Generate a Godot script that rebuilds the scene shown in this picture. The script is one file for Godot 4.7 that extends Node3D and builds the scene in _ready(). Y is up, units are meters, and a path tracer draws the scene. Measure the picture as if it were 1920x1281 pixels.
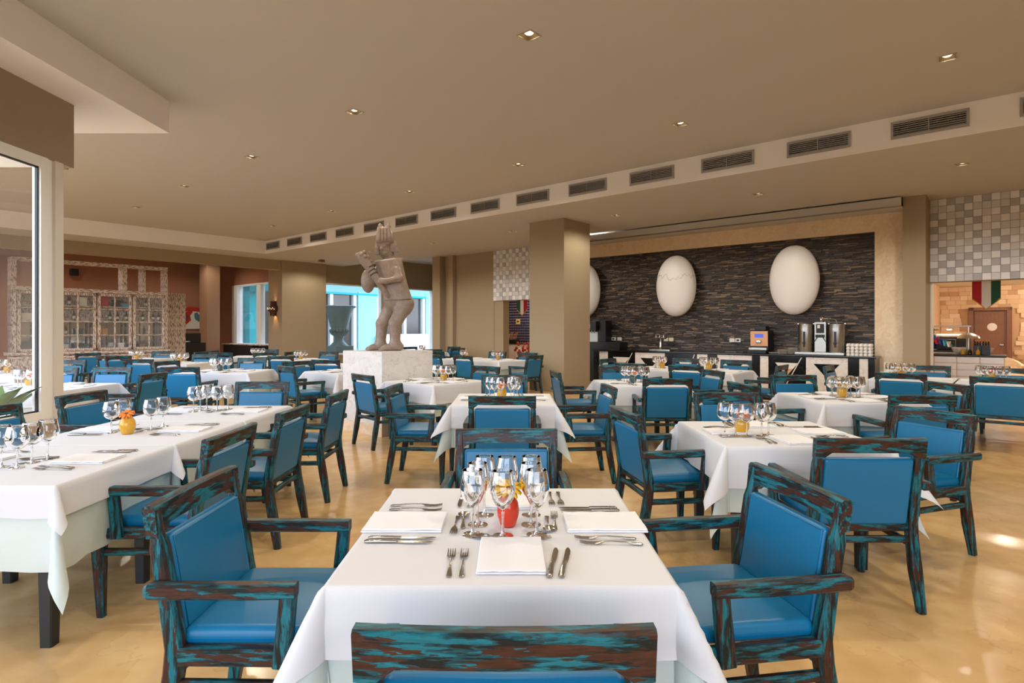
extends Node3D

const RX := Vector3(0.7606, 0, 0.6494)   # the room's own axes: a runs along the counter wall, b runs towards it
const RB := Vector3(0.6494, 0, -0.7604)
const HC := 4.36                         # main ceiling
const LC := 3.95                         # lowered ceiling
const SPOT_ANGLE := 80.0
const LAMP_COLOR := Color(1.0, 0.955, 0.87)
const LAMP_POWER := 5.0
var M := {}
var used := {}
var rng := RandomNumberGenerator.new()


func _ready() -> void:
	rng.seed = 7
	# camera: eye 1.43 m above the floor, level, lens shifted a little
	var cam := Camera3D.new()
	cam.name = "camera"
	cam.projection = Camera3D.PROJECTION_FRUSTUM
	cam.near = 0.05
	cam.far = 120.0
	cam.size = 0.05 * 1281.0 / 1110.0
	cam.frustum_offset = Vector2(0, -0.05 * 22.5 / 1110.0)
	cam.position = Vector3(0, 1.43, 0)
	add_child(cam)
	cam.current = true
	# sky: bright even daylight outside the windows
	var sky_mat := ProceduralSkyMaterial.new()
	sky_mat.sky_top_color = Color(0.82, 0.89, 1.0)
	sky_mat.sky_horizon_color = Color(0.95, 0.97, 1.0)
	sky_mat.ground_bottom_color = Color(0.5, 0.49, 0.47)
	sky_mat.ground_horizon_color = Color(0.75, 0.75, 0.74)
	sky_mat.sky_energy_multiplier = 3.0
	var sky := Sky.new()
	sky.sky_material = sky_mat
	var env := Environment.new()
	env.background_mode = Environment.BG_SKY
	env.sky = sky
	env.tonemap_mode = Environment.TONE_MAPPER_LINEAR
	env.tonemap_exposure = 0.58
	env.sdfgi_enabled = true
	env.ssao_enabled = true
	env.ssil_enabled = true
	var we := WorldEnvironment.new()
	we.name = "world"
	we.environment = env
	add_child(we)
	make_materials()
	build_shell()
	build_lights()
	build_vents()
	build_statue()
	build_dining()
	build_counter()
	build_kitchen()
	build_bar()
	build_small()


class MB:
	var v := PackedVector3Array()
	var n := PackedVector3Array()
	var ix := PackedInt32Array()

	func emit(p: PackedVector3Array, t: PackedInt32Array, smooth: bool, flip: bool) -> void:
		var order := PackedInt32Array(t)
		if flip:
			for i in range(0, order.size(), 3):
				var k := order[i + 1]
				order[i + 1] = order[i + 2]
				order[i + 2] = k
		var base := v.size()
		if smooth:
			var ns := PackedVector3Array()
			ns.resize(p.size())
			for i in range(0, order.size(), 3):
				var c := (p[order[i + 1]] - p[order[i]]).cross(p[order[i + 2]] - p[order[i]])
				ns[order[i]] += c
				ns[order[i + 1]] += c
				ns[order[i + 2]] += c
			for i in p.size():
				v.append(p[i])
				n.append(ns[i].normalized() if ns[i].length_squared() > 1e-24 else Vector3.UP)
			for i in range(0, order.size(), 3):
				ix.append(base + order[i])
				ix.append(base + order[i + 2])
				ix.append(base + order[i + 1])
		else:
			for i in range(0, order.size(), 3):
				var c := (p[order[i + 1]] - p[order[i]]).cross(p[order[i + 2]] - p[order[i]])
				if c.length_squared() < 1e-22:
					continue
				c = c.normalized()
				var b := v.size()
				for k in [0, 2, 1]:
					v.append(p[order[i + k]])
					n.append(c)
				ix.append(b)
				ix.append(b + 1)
				ix.append(b + 2)

	func inward(p: PackedVector3Array, t: PackedInt32Array) -> bool:
		var c := Vector3.ZERO
		for q in p:
			c += q
		c /= p.size()
		var vol := 0.0
		for i in range(0, t.size(), 3):
			vol += (p[t[i]] - c).dot((p[t[i + 1]] - c).cross(p[t[i + 2]] - c))
		return vol < 0.0

	func solid(p: PackedVector3Array, t: PackedInt32Array, smooth := false) -> void:
		emit(p, t, smooth, inward(p, t))

	func loft(rings: Array, smooth := false, cap := true) -> void:
		var m: int = rings[0].size()
		var p := PackedVector3Array()
		for r in rings:
			p.append_array(r)
		var t := PackedInt32Array()
		for i in rings.size() - 1:
			for j in m:
				var a := i * m + j
				var b := i * m + (j + 1) % m
				t.append_array([a, b, a + m, b, b + m, a + m])
		var caps := PackedInt32Array()
		if cap:
			for e in [0, rings.size() - 1]:
				var c := Vector3.ZERO
				for q in rings[e]:
					c += q
				p.append(c / m)
				var k := p.size() - 1
				for j in m:
					var a: int = e * m + j
					var b: int = e * m + (j + 1) % m
					caps.append_array([k, b, a] if e == 0 else [k, a, b])
		var all := PackedInt32Array(t)
		all.append_array(caps)
		var flip := inward(p, all) if cap else false
		emit(p, t, smooth, flip)
		if cap:
			emit(p, caps, false, flip)

	func box(c: Vector3, s: Vector3, b := Basis()) -> void:
		var p := PackedVector3Array()
		for k in 8:
			p.append(c + b * (Vector3((k & 1) - 0.5, ((k >> 1) & 1) - 0.5, ((k >> 2) & 1) - 0.5) * s))
		solid(p, PackedInt32Array([0, 2, 1, 1, 2, 3, 4, 5, 6, 5, 7, 6, 0, 1, 4, 1, 5, 4, 2, 6, 3, 3, 6, 7, 0, 4, 2, 2, 4, 6, 1, 3, 5, 3, 7, 5]))

	func span(lo: Vector3, hi: Vector3) -> void:
		box((lo + hi) / 2, (hi - lo).abs())

	static func oct(c: Vector3, ux: Vector3, uy: Vector3, w: float, h: float, ch: float) -> PackedVector3Array:
		var x := w / 2
		var y := h / 2
		ch = minf(ch, minf(x, y) * 0.8)
		var r := PackedVector3Array()
		for q in [Vector2(x - ch, -y), Vector2(x, -y + ch), Vector2(x, y - ch), Vector2(x - ch, y), Vector2(-x + ch, y), Vector2(-x, y - ch), Vector2(-x, -y + ch), Vector2(-x + ch, -y)]:
			r.append(c + ux * q.x + uy * q.y)
		return r

	# a bar through points; each station is [position, width, height]
	func bar(st: Array, up := Vector3.UP, ch := 0.005, smooth := false) -> void:
		var rings := []
		for i in st.size():
			var a: Vector3 = st[maxi(i - 1, 0)][0]
			var b: Vector3 = st[mini(i + 1, st.size() - 1)][0]
			var f := (b - a).normalized()
			var ux := up.cross(f).normalized()
			var uy := f.cross(ux).normalized()
			rings.append(oct(st[i][0], ux, uy, st[i][1], st[i][2], ch))
		loft(rings, smooth)

	func tube(pts: Array, rad: Array, seg := 8, cap := true) -> void:
		var rings := []
		for i in pts.size():
			var a: Vector3 = pts[maxi(i - 1, 0)]
			var b: Vector3 = pts[mini(i + 1, pts.size() - 1)]
			var f := (b - a).normalized()
			var up := Vector3.UP if absf(f.y) < 0.9 else Vector3.RIGHT
			var ux := up.cross(f).normalized()
			var uy := f.cross(ux).normalized()
			var r := PackedVector3Array()
			var q: float = rad[mini(i, rad.size() - 1)]
			for j in seg:
				var t := TAU * j / seg
				r.append(Vector3(pts[i]) + ux * cos(t) * q + uy * sin(t) * q)
			rings.append(r)
		loft(rings, true, cap)

	# profile of (radius, height) turned round the y axis
	func lathe(pr: Array, seg := 20, c := Vector3.ZERO, smooth := true, cap := true, squash := Vector2.ONE) -> void:
		var rings := []
		for q in pr:
			var r := PackedVector3Array()
			for j in seg:
				var t := TAU * j / seg
				r.append(c + Vector3(cos(t) * q.x * squash.x, q.y, sin(t) * q.x * squash.y))
			rings.append(r)
		loft(rings, smooth, cap)

	func ball(c: Vector3, r: Vector3, seg := 14, rows := 9) -> void:
		var pr := []
		for i in rows + 1:
			var t := PI * i / rows
			pr.append(Vector2(maxf(sin(t), 0.002), -cos(t)))
		var rings := []
		for q in pr:
			var g := PackedVector3Array()
			for j in seg:
				var t := TAU * j / seg
				g.append(c + Vector3(cos(t) * q.x * r.x, q.y * r.y, sin(t) * q.x * r.z))
			rings.append(g)
		loft_round(rings)

	func loft_round(rings: Array) -> void:
		var m: int = rings[0].size()
		var p := PackedVector3Array()
		for r in rings:
			p.append_array(r)
		var t := PackedInt32Array()
		for i in rings.size() - 1:
			for j in m:
				var a := i * m + j
				var b := i * m + (j + 1) % m
				t.append_array([a, b, a + m, b, b + m, a + m])
		solid(p, t, true)

	# a box with rounded edges; crown lifts the middle of the top
	func rbox(c: Vector3, s: Vector3, r: float, crown := 0.0, b := Basis(), mid := 1) -> void:
		var h := s / 2
		r = minf(r, minf(h.x, minf(h.y, h.z)) * 0.98)
		var cs := []
		for k in 3:
			var l := []
			for t in [0.0, 0.25, 0.55, 1.0]:
				l.append(-h[k] + r * t)
			for i in range(1, mid + 1):
				l.append((-h[k] + r) + (2 * h[k] - 2 * r) * i / (mid + 1.0))
			for t in [1.0, 0.55, 0.25, 0.0]:
				l.append(h[k] - r * t)
			cs.append(l)
		var key := {}
		var p := PackedVector3Array()
		var t := PackedInt32Array()
		for ax in 3:
			var u := (ax + 1) % 3
			var w := (ax + 2) % 3
			for sg in [-1.0, 1.0]:
				var nu: int = cs[u].size()
				var nw: int = cs[w].size()
				var id := PackedInt32Array()
				for i in nu:
					for j in nw:
						var q := Vector3.ZERO
						q[ax] = sg * h[ax]
						q[u] = cs[u][i]
						q[w] = cs[w][j]
						var kk := Vector3i((q * 50000.0).round())
						if not key.has(kk):
							key[kk] = p.size()
							var inner := q.clamp(-h + Vector3.ONE * r, h - Vector3.ONE * r)
							var o := inner + (q - inner).normalized() * r
							if crown != 0.0:
								o.y += crown * maxf(0, 1 - pow(q.x / h.x, 2)) * maxf(0, 1 - pow(q.z / h.z, 2)) * (0.5 + 0.5 * q.y / h.y)
							p.append(c + b * o)
						id.append(key[kk])
				for i in nu - 1:
					for j in nw - 1:
						var a := id[i * nw + j]
						var bb := id[i * nw + j + 1]
						var cc := id[(i + 1) * nw + j]
						var d := id[(i + 1) * nw + j + 1]
						if sg > 0:
							t.append_array([a, cc, bb, bb, cc, d])
						else:
							t.append_array([a, bb, cc, bb, d, cc])
		solid(p, t, true)

	# a flat outline (x, z) given height
	func prism(poly: PackedVector2Array, y0: float, y1: float) -> void:
		var tr := Geometry2D.triangulate_polygon(poly)
		var p := PackedVector3Array()
		for q in poly:
			p.append(Vector3(q.x, y0, q.y))
		for q in poly:
			p.append(Vector3(q.x, y1, q.y))
		var m := poly.size()
		var t := PackedInt32Array()
		var ccw := not Geometry2D.is_polygon_clockwise(poly)
		for i in range(0, tr.size(), 3):
			var q := [tr[i], tr[i + 1], tr[i + 2]]
			var area := (poly[q[1]] - poly[q[0]]).cross(poly[q[2]] - poly[q[0]])
			if area < 0:
				q = [q[0], q[2], q[1]]
			t.append_array([q[0], q[1], q[2], m + q[0], m + q[2], m + q[1]])
		for i in m:
			var j := (i + 1) % m
			if (poly_area(poly) > 0):
				t.append_array([i, m + i, j, j, m + i, m + j])
			else:
				t.append_array([i, j, m + i, j, m + j, m + i])
		solid(p, t)

	static func poly_area(poly: PackedVector2Array) -> float:
		var s := 0.0
		for i in poly.size():
			s += poly[i].cross(poly[(i + 1) % poly.size()])
		return s

	# an open sheet of rows x columns
	func sheet(p: PackedVector3Array, cols: int) -> void:
		var t := PackedInt32Array()
		var rows := p.size() / cols
		for i in rows - 1:
			for j in cols - 1:
				var a := i * cols + j
				t.append_array([a, a + cols, a + 1, a + 1, a + cols, a + cols + 1])
		emit(p, t, true, false)

	func mesh() -> ArrayMesh:
		var arr := []
		arr.resize(Mesh.ARRAY_MAX)
		arr[Mesh.ARRAY_VERTEX] = v
		arr[Mesh.ARRAY_NORMAL] = n
		arr[Mesh.ARRAY_INDEX] = ix
		var m := ArrayMesh.new()
		m.add_surface_from_arrays(Mesh.PRIMITIVE_TRIANGLES, arr)
		return m


# ---------- small helpers ----------
func numbered(called: String) -> String:
	used[called] = used.get(called, -1) + 1
	return called if used[called] == 0 else "%s_%03d" % [called, used[called]]


func tag(o: Node3D, label: String, category: String, group := "", kind := "") -> Node3D:
	if label:
		o.set_meta("label", label)
	if category:
		o.set_meta("category", category)
	if group:
		o.set_meta("group", group)
	if kind:
		o.set_meta("kind", kind)
	return o


func thing(called: String, at := Vector3.ZERO, yaw := 0.0) -> Node3D:
	var o := Node3D.new()
	o.name = numbered(called)
	add_child(o)
	o.position = at
	o.rotation.y = yaw
	return o


func put(called: String, m: Variant, mat: Material, parent: Node3D = null, at := Vector3.ZERO, turn := Basis()) -> MeshInstance3D:
	var o := MeshInstance3D.new()
	o.mesh = m.mesh() if m is MB else m
	o.material_override = mat
	o.cast_shadow = GeometryInstance3D.SHADOW_CASTING_SETTING_ON
	if parent:
		o.name = called
		parent.add_child(o, true)
	else:
		o.name = numbered(called)
		add_child(o)
	o.transform = Transform3D(turn, at)
	return o


# a wall or slab given in the room's own axes
func slab(called: String, mat: Material, spans: Array, parent: Node3D = null) -> MeshInstance3D:
	var m := MB.new()
	for s in spans:
		m.span(Vector3(s[0], s[4], -s[2]), Vector3(s[1], s[5], -s[3]))
	var o := put(called, m, mat, parent)
	if parent == null:
		o.basis = room_basis()
		o.set_meta("kind", "structure")
	return o


func room_basis() -> Basis:
	return Basis(RX, Vector3.UP, -RB).orthonormalized()


func room(a: float, y: float, b: float) -> Vector3:
	return RX * a + RB * b + Vector3(0, y, 0)


func room_yaw() -> float:
	return room_basis().get_euler().y


func dup(root: Node3D, at: Vector3, yaw: float) -> Node3D:
	var r: Node3D = root.duplicate()
	var stem := String(root.name).get_slice("_0", 0)
	r.name = numbered(stem)
	add_child(r)
	r.position = at
	r.rotation.y = yaw
	return r


func scatter(called: String, m: Variant, mat: Material, places: Array, tints: Array, parent: Node3D) -> MultiMeshInstance3D:
	var mm := MultiMesh.new()
	mm.transform_format = MultiMesh.TRANSFORM_3D
	mm.use_colors = tints.size() > 0
	mm.mesh = m.mesh() if m is MB else m
	mm.instance_count = places.size()
	for i in places.size():
		mm.set_instance_transform(i, places[i])
		if tints.size():
			mm.set_instance_color(i, tints[i])
	var o := MultiMeshInstance3D.new()
	o.multimesh = mm
	o.material_override = mat
	o.name = called
	o.set_meta("kind", "stuff")
	parent.add_child(o, true)
	return o


# ---------- materials ----------
func mat(color: Color, rough := 0.6, metal := 0.0, spec := 0.5) -> StandardMaterial3D:
	var m := StandardMaterial3D.new()
	m.albedo_color = color
	m.roughness = rough
	m.metallic = metal
	m.metallic_specular = spec
	return m


func c8(r: int, g: int, b: int) -> Color:
	return Color8(r, g, b)


func noise(seed_: int, freq: float, oct_ := 4, kind := FastNoiseLite.TYPE_SIMPLEX_SMOOTH) -> FastNoiseLite:
	var f := FastNoiseLite.new()
	f.seed = seed_
	f.frequency = freq
	f.noise_type = kind
	f.fractal_octaves = oct_
	return f


func seamless(seed_: int, freq: float, size: int, oct_ := 4) -> PackedByteArray:
	var im := noise(seed_, freq, oct_).get_seamless_image(size, size)
	im.convert(Image.FORMAT_L8)
	return im.get_data()


# a picture from two noises: stops is a list of [upper bound of first noise, colour at low second noise, colour at high second noise]
func stain(size: int, s1: int, f1: float, s2: int, f2: float, stops: Array, oct_ := 4) -> ImageTexture:
	var n1 := seamless(s1, f1, size, oct_)
	var n2 := seamless(s2, f2, size, 3)
	var data := PackedByteArray()
	data.resize(size * size * 3)
	for i in size * size:
		var a := n1[i] / 255.0
		var b := n2[i] / 255.0
		for st in stops:
			if a <= st[0]:
				var c: Color = (st[1] as Color).lerp(st[2], b)
				data[i * 3] = c.r8
				data[i * 3 + 1] = c.g8
				data[i * 3 + 2] = c.b8
				break
	return ImageTexture.create_from_image(Image.create_from_data(size, size, false, Image.FORMAT_RGB8, data))


# worn paint: dark and teal coats, with bare brown wood in ragged streaks
func paint_texture(size: int) -> ImageTexture:
	var bare := seamless(11, 0.008, size, 4)
	var coat := seamless(12, 0.011, size, 4)
	var rag := seamless(13, 0.045, size, 4)
	var tone := seamless(14, 0.03, size, 3)
	var data := PackedByteArray()
	data.resize(size * size * 3)
	for i in size * size:
		var r := rag[i] / 255.0 - 0.5
		var t := tone[i] / 255.0
		var c := Color8(15, 24, 26).lerp(Color8(24, 36, 36), t)
		var q := coat[i] / 255.0 + r * 0.34
		c = c.lerp(Color8(12, 62, 70).lerp(Color8(18, 92, 102), t), smoothstep(0.36, 0.42, q))
		c = c.lerp(Color8(17, 100, 112).lerp(Color8(28, 126, 138), t), smoothstep(0.55, 0.58, q))
		var w := bare[i] / 255.0 + r * 0.4
		c = c.lerp(Color8(50, 30, 24).lerp(Color8(86, 50, 38), t), smoothstep(0.56, 0.575, w))
		data[i * 3] = c.r8
		data[i * 3 + 1] = c.g8
		data[i * 3 + 2] = c.b8
	return ImageTexture.create_from_image(Image.create_from_data(size, size, false, Image.FORMAT_RGB8, data))


func tri(m: StandardMaterial3D, tex: Texture2D, scale: Vector3, offset := Vector3.ZERO, world := false) -> StandardMaterial3D:
	m.albedo_texture = tex
	m.uv1_triplanar = true
	m.uv1_world_triplanar = world
	m.uv1_scale = scale
	m.uv1_offset = offset
	m.uv1_triplanar_sharpness = 4.0
	return m


func make_materials() -> void:
	var paint := paint_texture(512)
	for k in 3:
		var off := Vector3(0.37, 0.61, 0.23) * k
		M["paint_x%d" % k] = tri(mat(c8(232, 232, 232), 0.4, 0, 0.4), paint, Vector3(0.9, 6.5, 6.5), off)
		M["paint_y%d" % k] = tri(mat(c8(232, 232, 232), 0.4, 0, 0.4), paint, Vector3(6.5, 0.9, 6.5), off)
		M["paint_z%d" % k] = tri(mat(c8(232, 232, 232), 0.4, 0, 0.4), paint, Vector3(6.5, 6.5, 0.9), off)
	M.leather = mat(c8(0, 106, 150), 0.38, 0, 0.5)
	M.cloth = mat(c8(215, 215, 218), 0.85, 0, 0.3)
	M.under = mat(c8(206, 216, 210), 0.85, 0, 0.3)
	M.napkin = mat(c8(232, 232, 235), 0.9, 0, 0.3)
	M.table_wood = mat(c8(28, 34, 36), 0.4)
	M.steel = mat(c8(170, 166, 158), 0.16, 1.0)
	M.steel_brushed = mat(c8(176, 174, 168), 0.32, 1.0)
	M.glass = mat(Color(1, 1, 1, 0.03), 0.02)
	M.glass.transparency = BaseMaterial3D.TRANSPARENCY_ALPHA
	M.pane = mat(Color(0.95, 0.98, 1, 0.05), 0.02)
	M.pane.transparency = BaseMaterial3D.TRANSPARENCY_ALPHA
	M.solid_glass = mat(Color(1, 1, 1, 0.0), 0.02)
	M.solid_glass.refraction_enabled = true
	M.solid_glass.refraction_scale = 0.05
	M.solid_glass.transparency = BaseMaterial3D.TRANSPARENCY_ALPHA
	M.red_glaze = mat(c8(206, 60, 34), 0.18)
	M.yellow_glaze = mat(c8(214, 160, 52), 0.18)
	M.green_glaze = mat(c8(70, 88, 84), 0.25)
	M.petal_yellow = mat(c8(245, 190, 30), 0.6)
	M.petal_orange = mat(c8(240, 130, 40), 0.6)
	M.petal_core = mat(c8(120, 70, 20), 0.8)
	M.stem_green = mat(c8(70, 110, 50), 0.6)
	var floor_tex := stain(1024, 21, 0.004, 22, 0.012, [[0.47, c8(206, 164, 108), c8(224, 186, 131)], [0.485, c8(200, 158, 104), c8(218, 180, 125)], [1.0, c8(209, 167, 111), c8(226, 189, 134)]], 6)
	M.floor = tri(mat(Color.WHITE, 0.19, 0, 0.38), floor_tex, Vector3(0.3, 0.3, 0.3), Vector3.ZERO, true)
	M.ceiling = mat(c8(196, 193, 190), 0.95, 0, 0.2)
	M.white_paint = mat(c8(248, 246, 247), 0.9, 0, 0.2)
	M.tan_wall = mat(c8(166, 150, 126), 0.9, 0, 0.2)
	M.fascia = mat(c8(164, 148, 126), 0.9, 0, 0.2)
	M.pillar = mat(c8(172, 136, 110), 0.9, 0, 0.2)
	M.brown_wall = mat(c8(162, 116, 92), 0.9, 0, 0.2)
	M.frame_white = mat(c8(240, 240, 238), 0.4)
	M.jamb = mat(c8(216, 208, 198), 0.7)
	var cream := stain(512, 31, 0.008, 32, 0.03, [[0.42, c8(230, 204, 168), c8(238, 216, 186)], [0.58, c8(234, 210, 176), c8(240, 220, 192)], [1.0, c8(226, 198, 160), c8(236, 212, 180)]], 5)
	M.cream_stone = tri(mat(Color.WHITE, 0.35), cream, Vector3(0.7, 0.7, 0.7))
	var marble := stain(512, 41, 0.006, 42, 0.02, [[0.47, c8(222, 216, 212), c8(232, 228, 224)], [0.50, c8(196, 190, 188), c8(216, 210, 206)], [1.0, c8(218, 212, 208), c8(230, 226, 222)]], 5)
	M.marble = tri(mat(Color.WHITE, 0.3), marble, Vector3(0.9, 0.9, 0.9))
	M.black_marble = tri(mat(Color.WHITE, 0.15), stain(256, 43, 0.012, 44, 0.03, [[0.66, c8(14, 13, 15), c8(20, 19, 21)], [0.675, c8(60, 58, 60), c8(90, 88, 88)], [1.0, c8(12, 12, 14), c8(18, 17, 19)]], 5), Vector3(1.2, 1.2, 1.2))
	M.statue = tri(mat(Color.WHITE, 0.38), stain(256, 51, 0.02, 52, 0.05, [[0.5, c8(134, 114, 101), c8(148, 128, 114)], [1.0, c8(142, 122, 108), c8(156, 136, 121)]]), Vector3(2, 2, 2))
	M.statue_band = mat(c8(62, 50, 44), 0.5)
	M.egg = mat(c8(244, 243, 246), 0.45)
	M.crack = mat(c8(150, 150, 150), 0.8)
	M.stone = mat(Color.WHITE, 0.55)
	M.stone.vertex_color_use_as_albedo = true
	M.black = mat(c8(16, 16, 18), 0.4)
	M.vent_frame = mat(c8(172, 169, 169), 0.45, 0.4)
	M.vent_slat = mat(c8(150, 148, 148), 0.45, 0.4)
	M.lamp_trim = mat(c8(190, 180, 160), 0.35, 0.6)
	M.lamp_dark = mat(c8(120, 104, 82), 0.5)
	M.bulb = mat(c8(255, 240, 214), 0.5)
	M.bulb.emission_enabled = true
	M.bulb.emission = c8(255, 232, 190)
	M.bulb.emission_energy_multiplier = 5.0
	M.tile_white = mat(c8(238, 238, 243), 0.3)
	M.tile_pale = mat(c8(214, 213, 217), 0.3)
	M.tile_grey = mat(c8(182, 181, 186), 0.35)
	M.grout = mat(c8(150, 144, 138), 0.9)
	var wash := stain(512, 61, 0.014, 62, 0.03, [[0.34, c8(104, 76, 62), c8(138, 108, 92)], [0.42, c8(158, 130, 116), c8(184, 162, 148)], [1.0, c8(204, 190, 180), c8(232, 222, 214)]], 6)
	M.wash_v = tri(mat(Color.WHITE, 0.75), wash, Vector3(4.5, 0.8, 4.5))
	M.wash_h = tri(mat(Color.WHITE, 0.75), wash, Vector3(0.8, 4.5, 0.8))
	M.mirror = mat(c8(200, 200, 200), 0.04, 1.0)
	M.aqua = mat(c8(0, 188, 200), 0.8)
	M.aqua_pale = mat(c8(150, 204, 212), 0.8)
	M.white_wall = mat(c8(240, 240, 238), 0.8)
	M.dark_glass = mat(c8(60, 62, 64), 0.08)
	M.urn = mat(c8(74, 114, 124), 0.4)
	M.sconce = mat(c8(70, 36, 22), 0.4)
	M.warm_stone = []
	for c in [c8(228, 198, 164), c8(218, 184, 146), c8(234, 208, 176), c8(198, 160, 122), c8(224, 192, 156)]:
		M.warm_stone.append(mat(c, 0.7))
	M.door_wood = tri(mat(Color.WHITE, 0.45), stain(256, 71, 0.012, 72, 0.04, [[0.5, c8(112, 72, 48), c8(126, 82, 54)], [1.0, c8(122, 78, 50), c8(136, 90, 60)]]), Vector3(12, 0.8, 12))
	M.red = mat(c8(178, 30, 46), 0.8)
	M.green = mat(c8(24, 84, 62), 0.8)
	M.white_cloth = mat(c8(232, 228, 224), 0.85)
	M.gold = mat(c8(200, 150, 50), 0.7)
	M.porcelain = mat(c8(232, 226, 220), 0.25)
	M.copper = mat(c8(206, 150, 104), 0.35, 0.3)
	M.screen = mat(c8(60, 90, 220), 0.3)
	M.screen.emission_enabled = true
	M.screen.emission = c8(70, 100, 235)
	M.screen.emission_energy_multiplier = 0.7
	M.green_bottle = mat(c8(22, 40, 26), 0.1)
	M.brown_bottle = mat(c8(36, 20, 14), 0.1)
	M.oil = mat(c8(200, 150, 30), 0.15)
	M.paper = mat(c8(226, 220, 206), 0.8)
	M.leaf = mat(c8(74, 110, 52), 0.45)
	M.leaf.backlight_enabled = true
	M.leaf.backlight = Color(0.2, 0.3, 0.1)
	M.ground = mat(c8(190, 186, 178), 0.9)
	M.peach = mat(c8(206, 160, 116), 0.4)
	M.blue_tile = mat(c8(26, 34, 74), 0.25)
	M.brick_white = mat(c8(236, 234, 230), 0.8)
	M.sign_yellow = mat(c8(230, 210, 120), 0.6)
	M.flower_red = mat(c8(176, 44, 30), 0.7)
	M.cyan = mat(c8(60, 170, 210), 0.8)
	M.blue = mat(c8(30, 60, 150), 0.8)


# ---------- furniture and tableware ----------
# height profile of the rear posts: leaning back above the seat, splayed below it
func post_z(y: float) -> float:
	if y < 0.42:
		return lerpf(0.285, 0.215, y / 0.42)
	return lerpf(0.215, 0.292, (y - 0.42) / 0.465)


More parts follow.
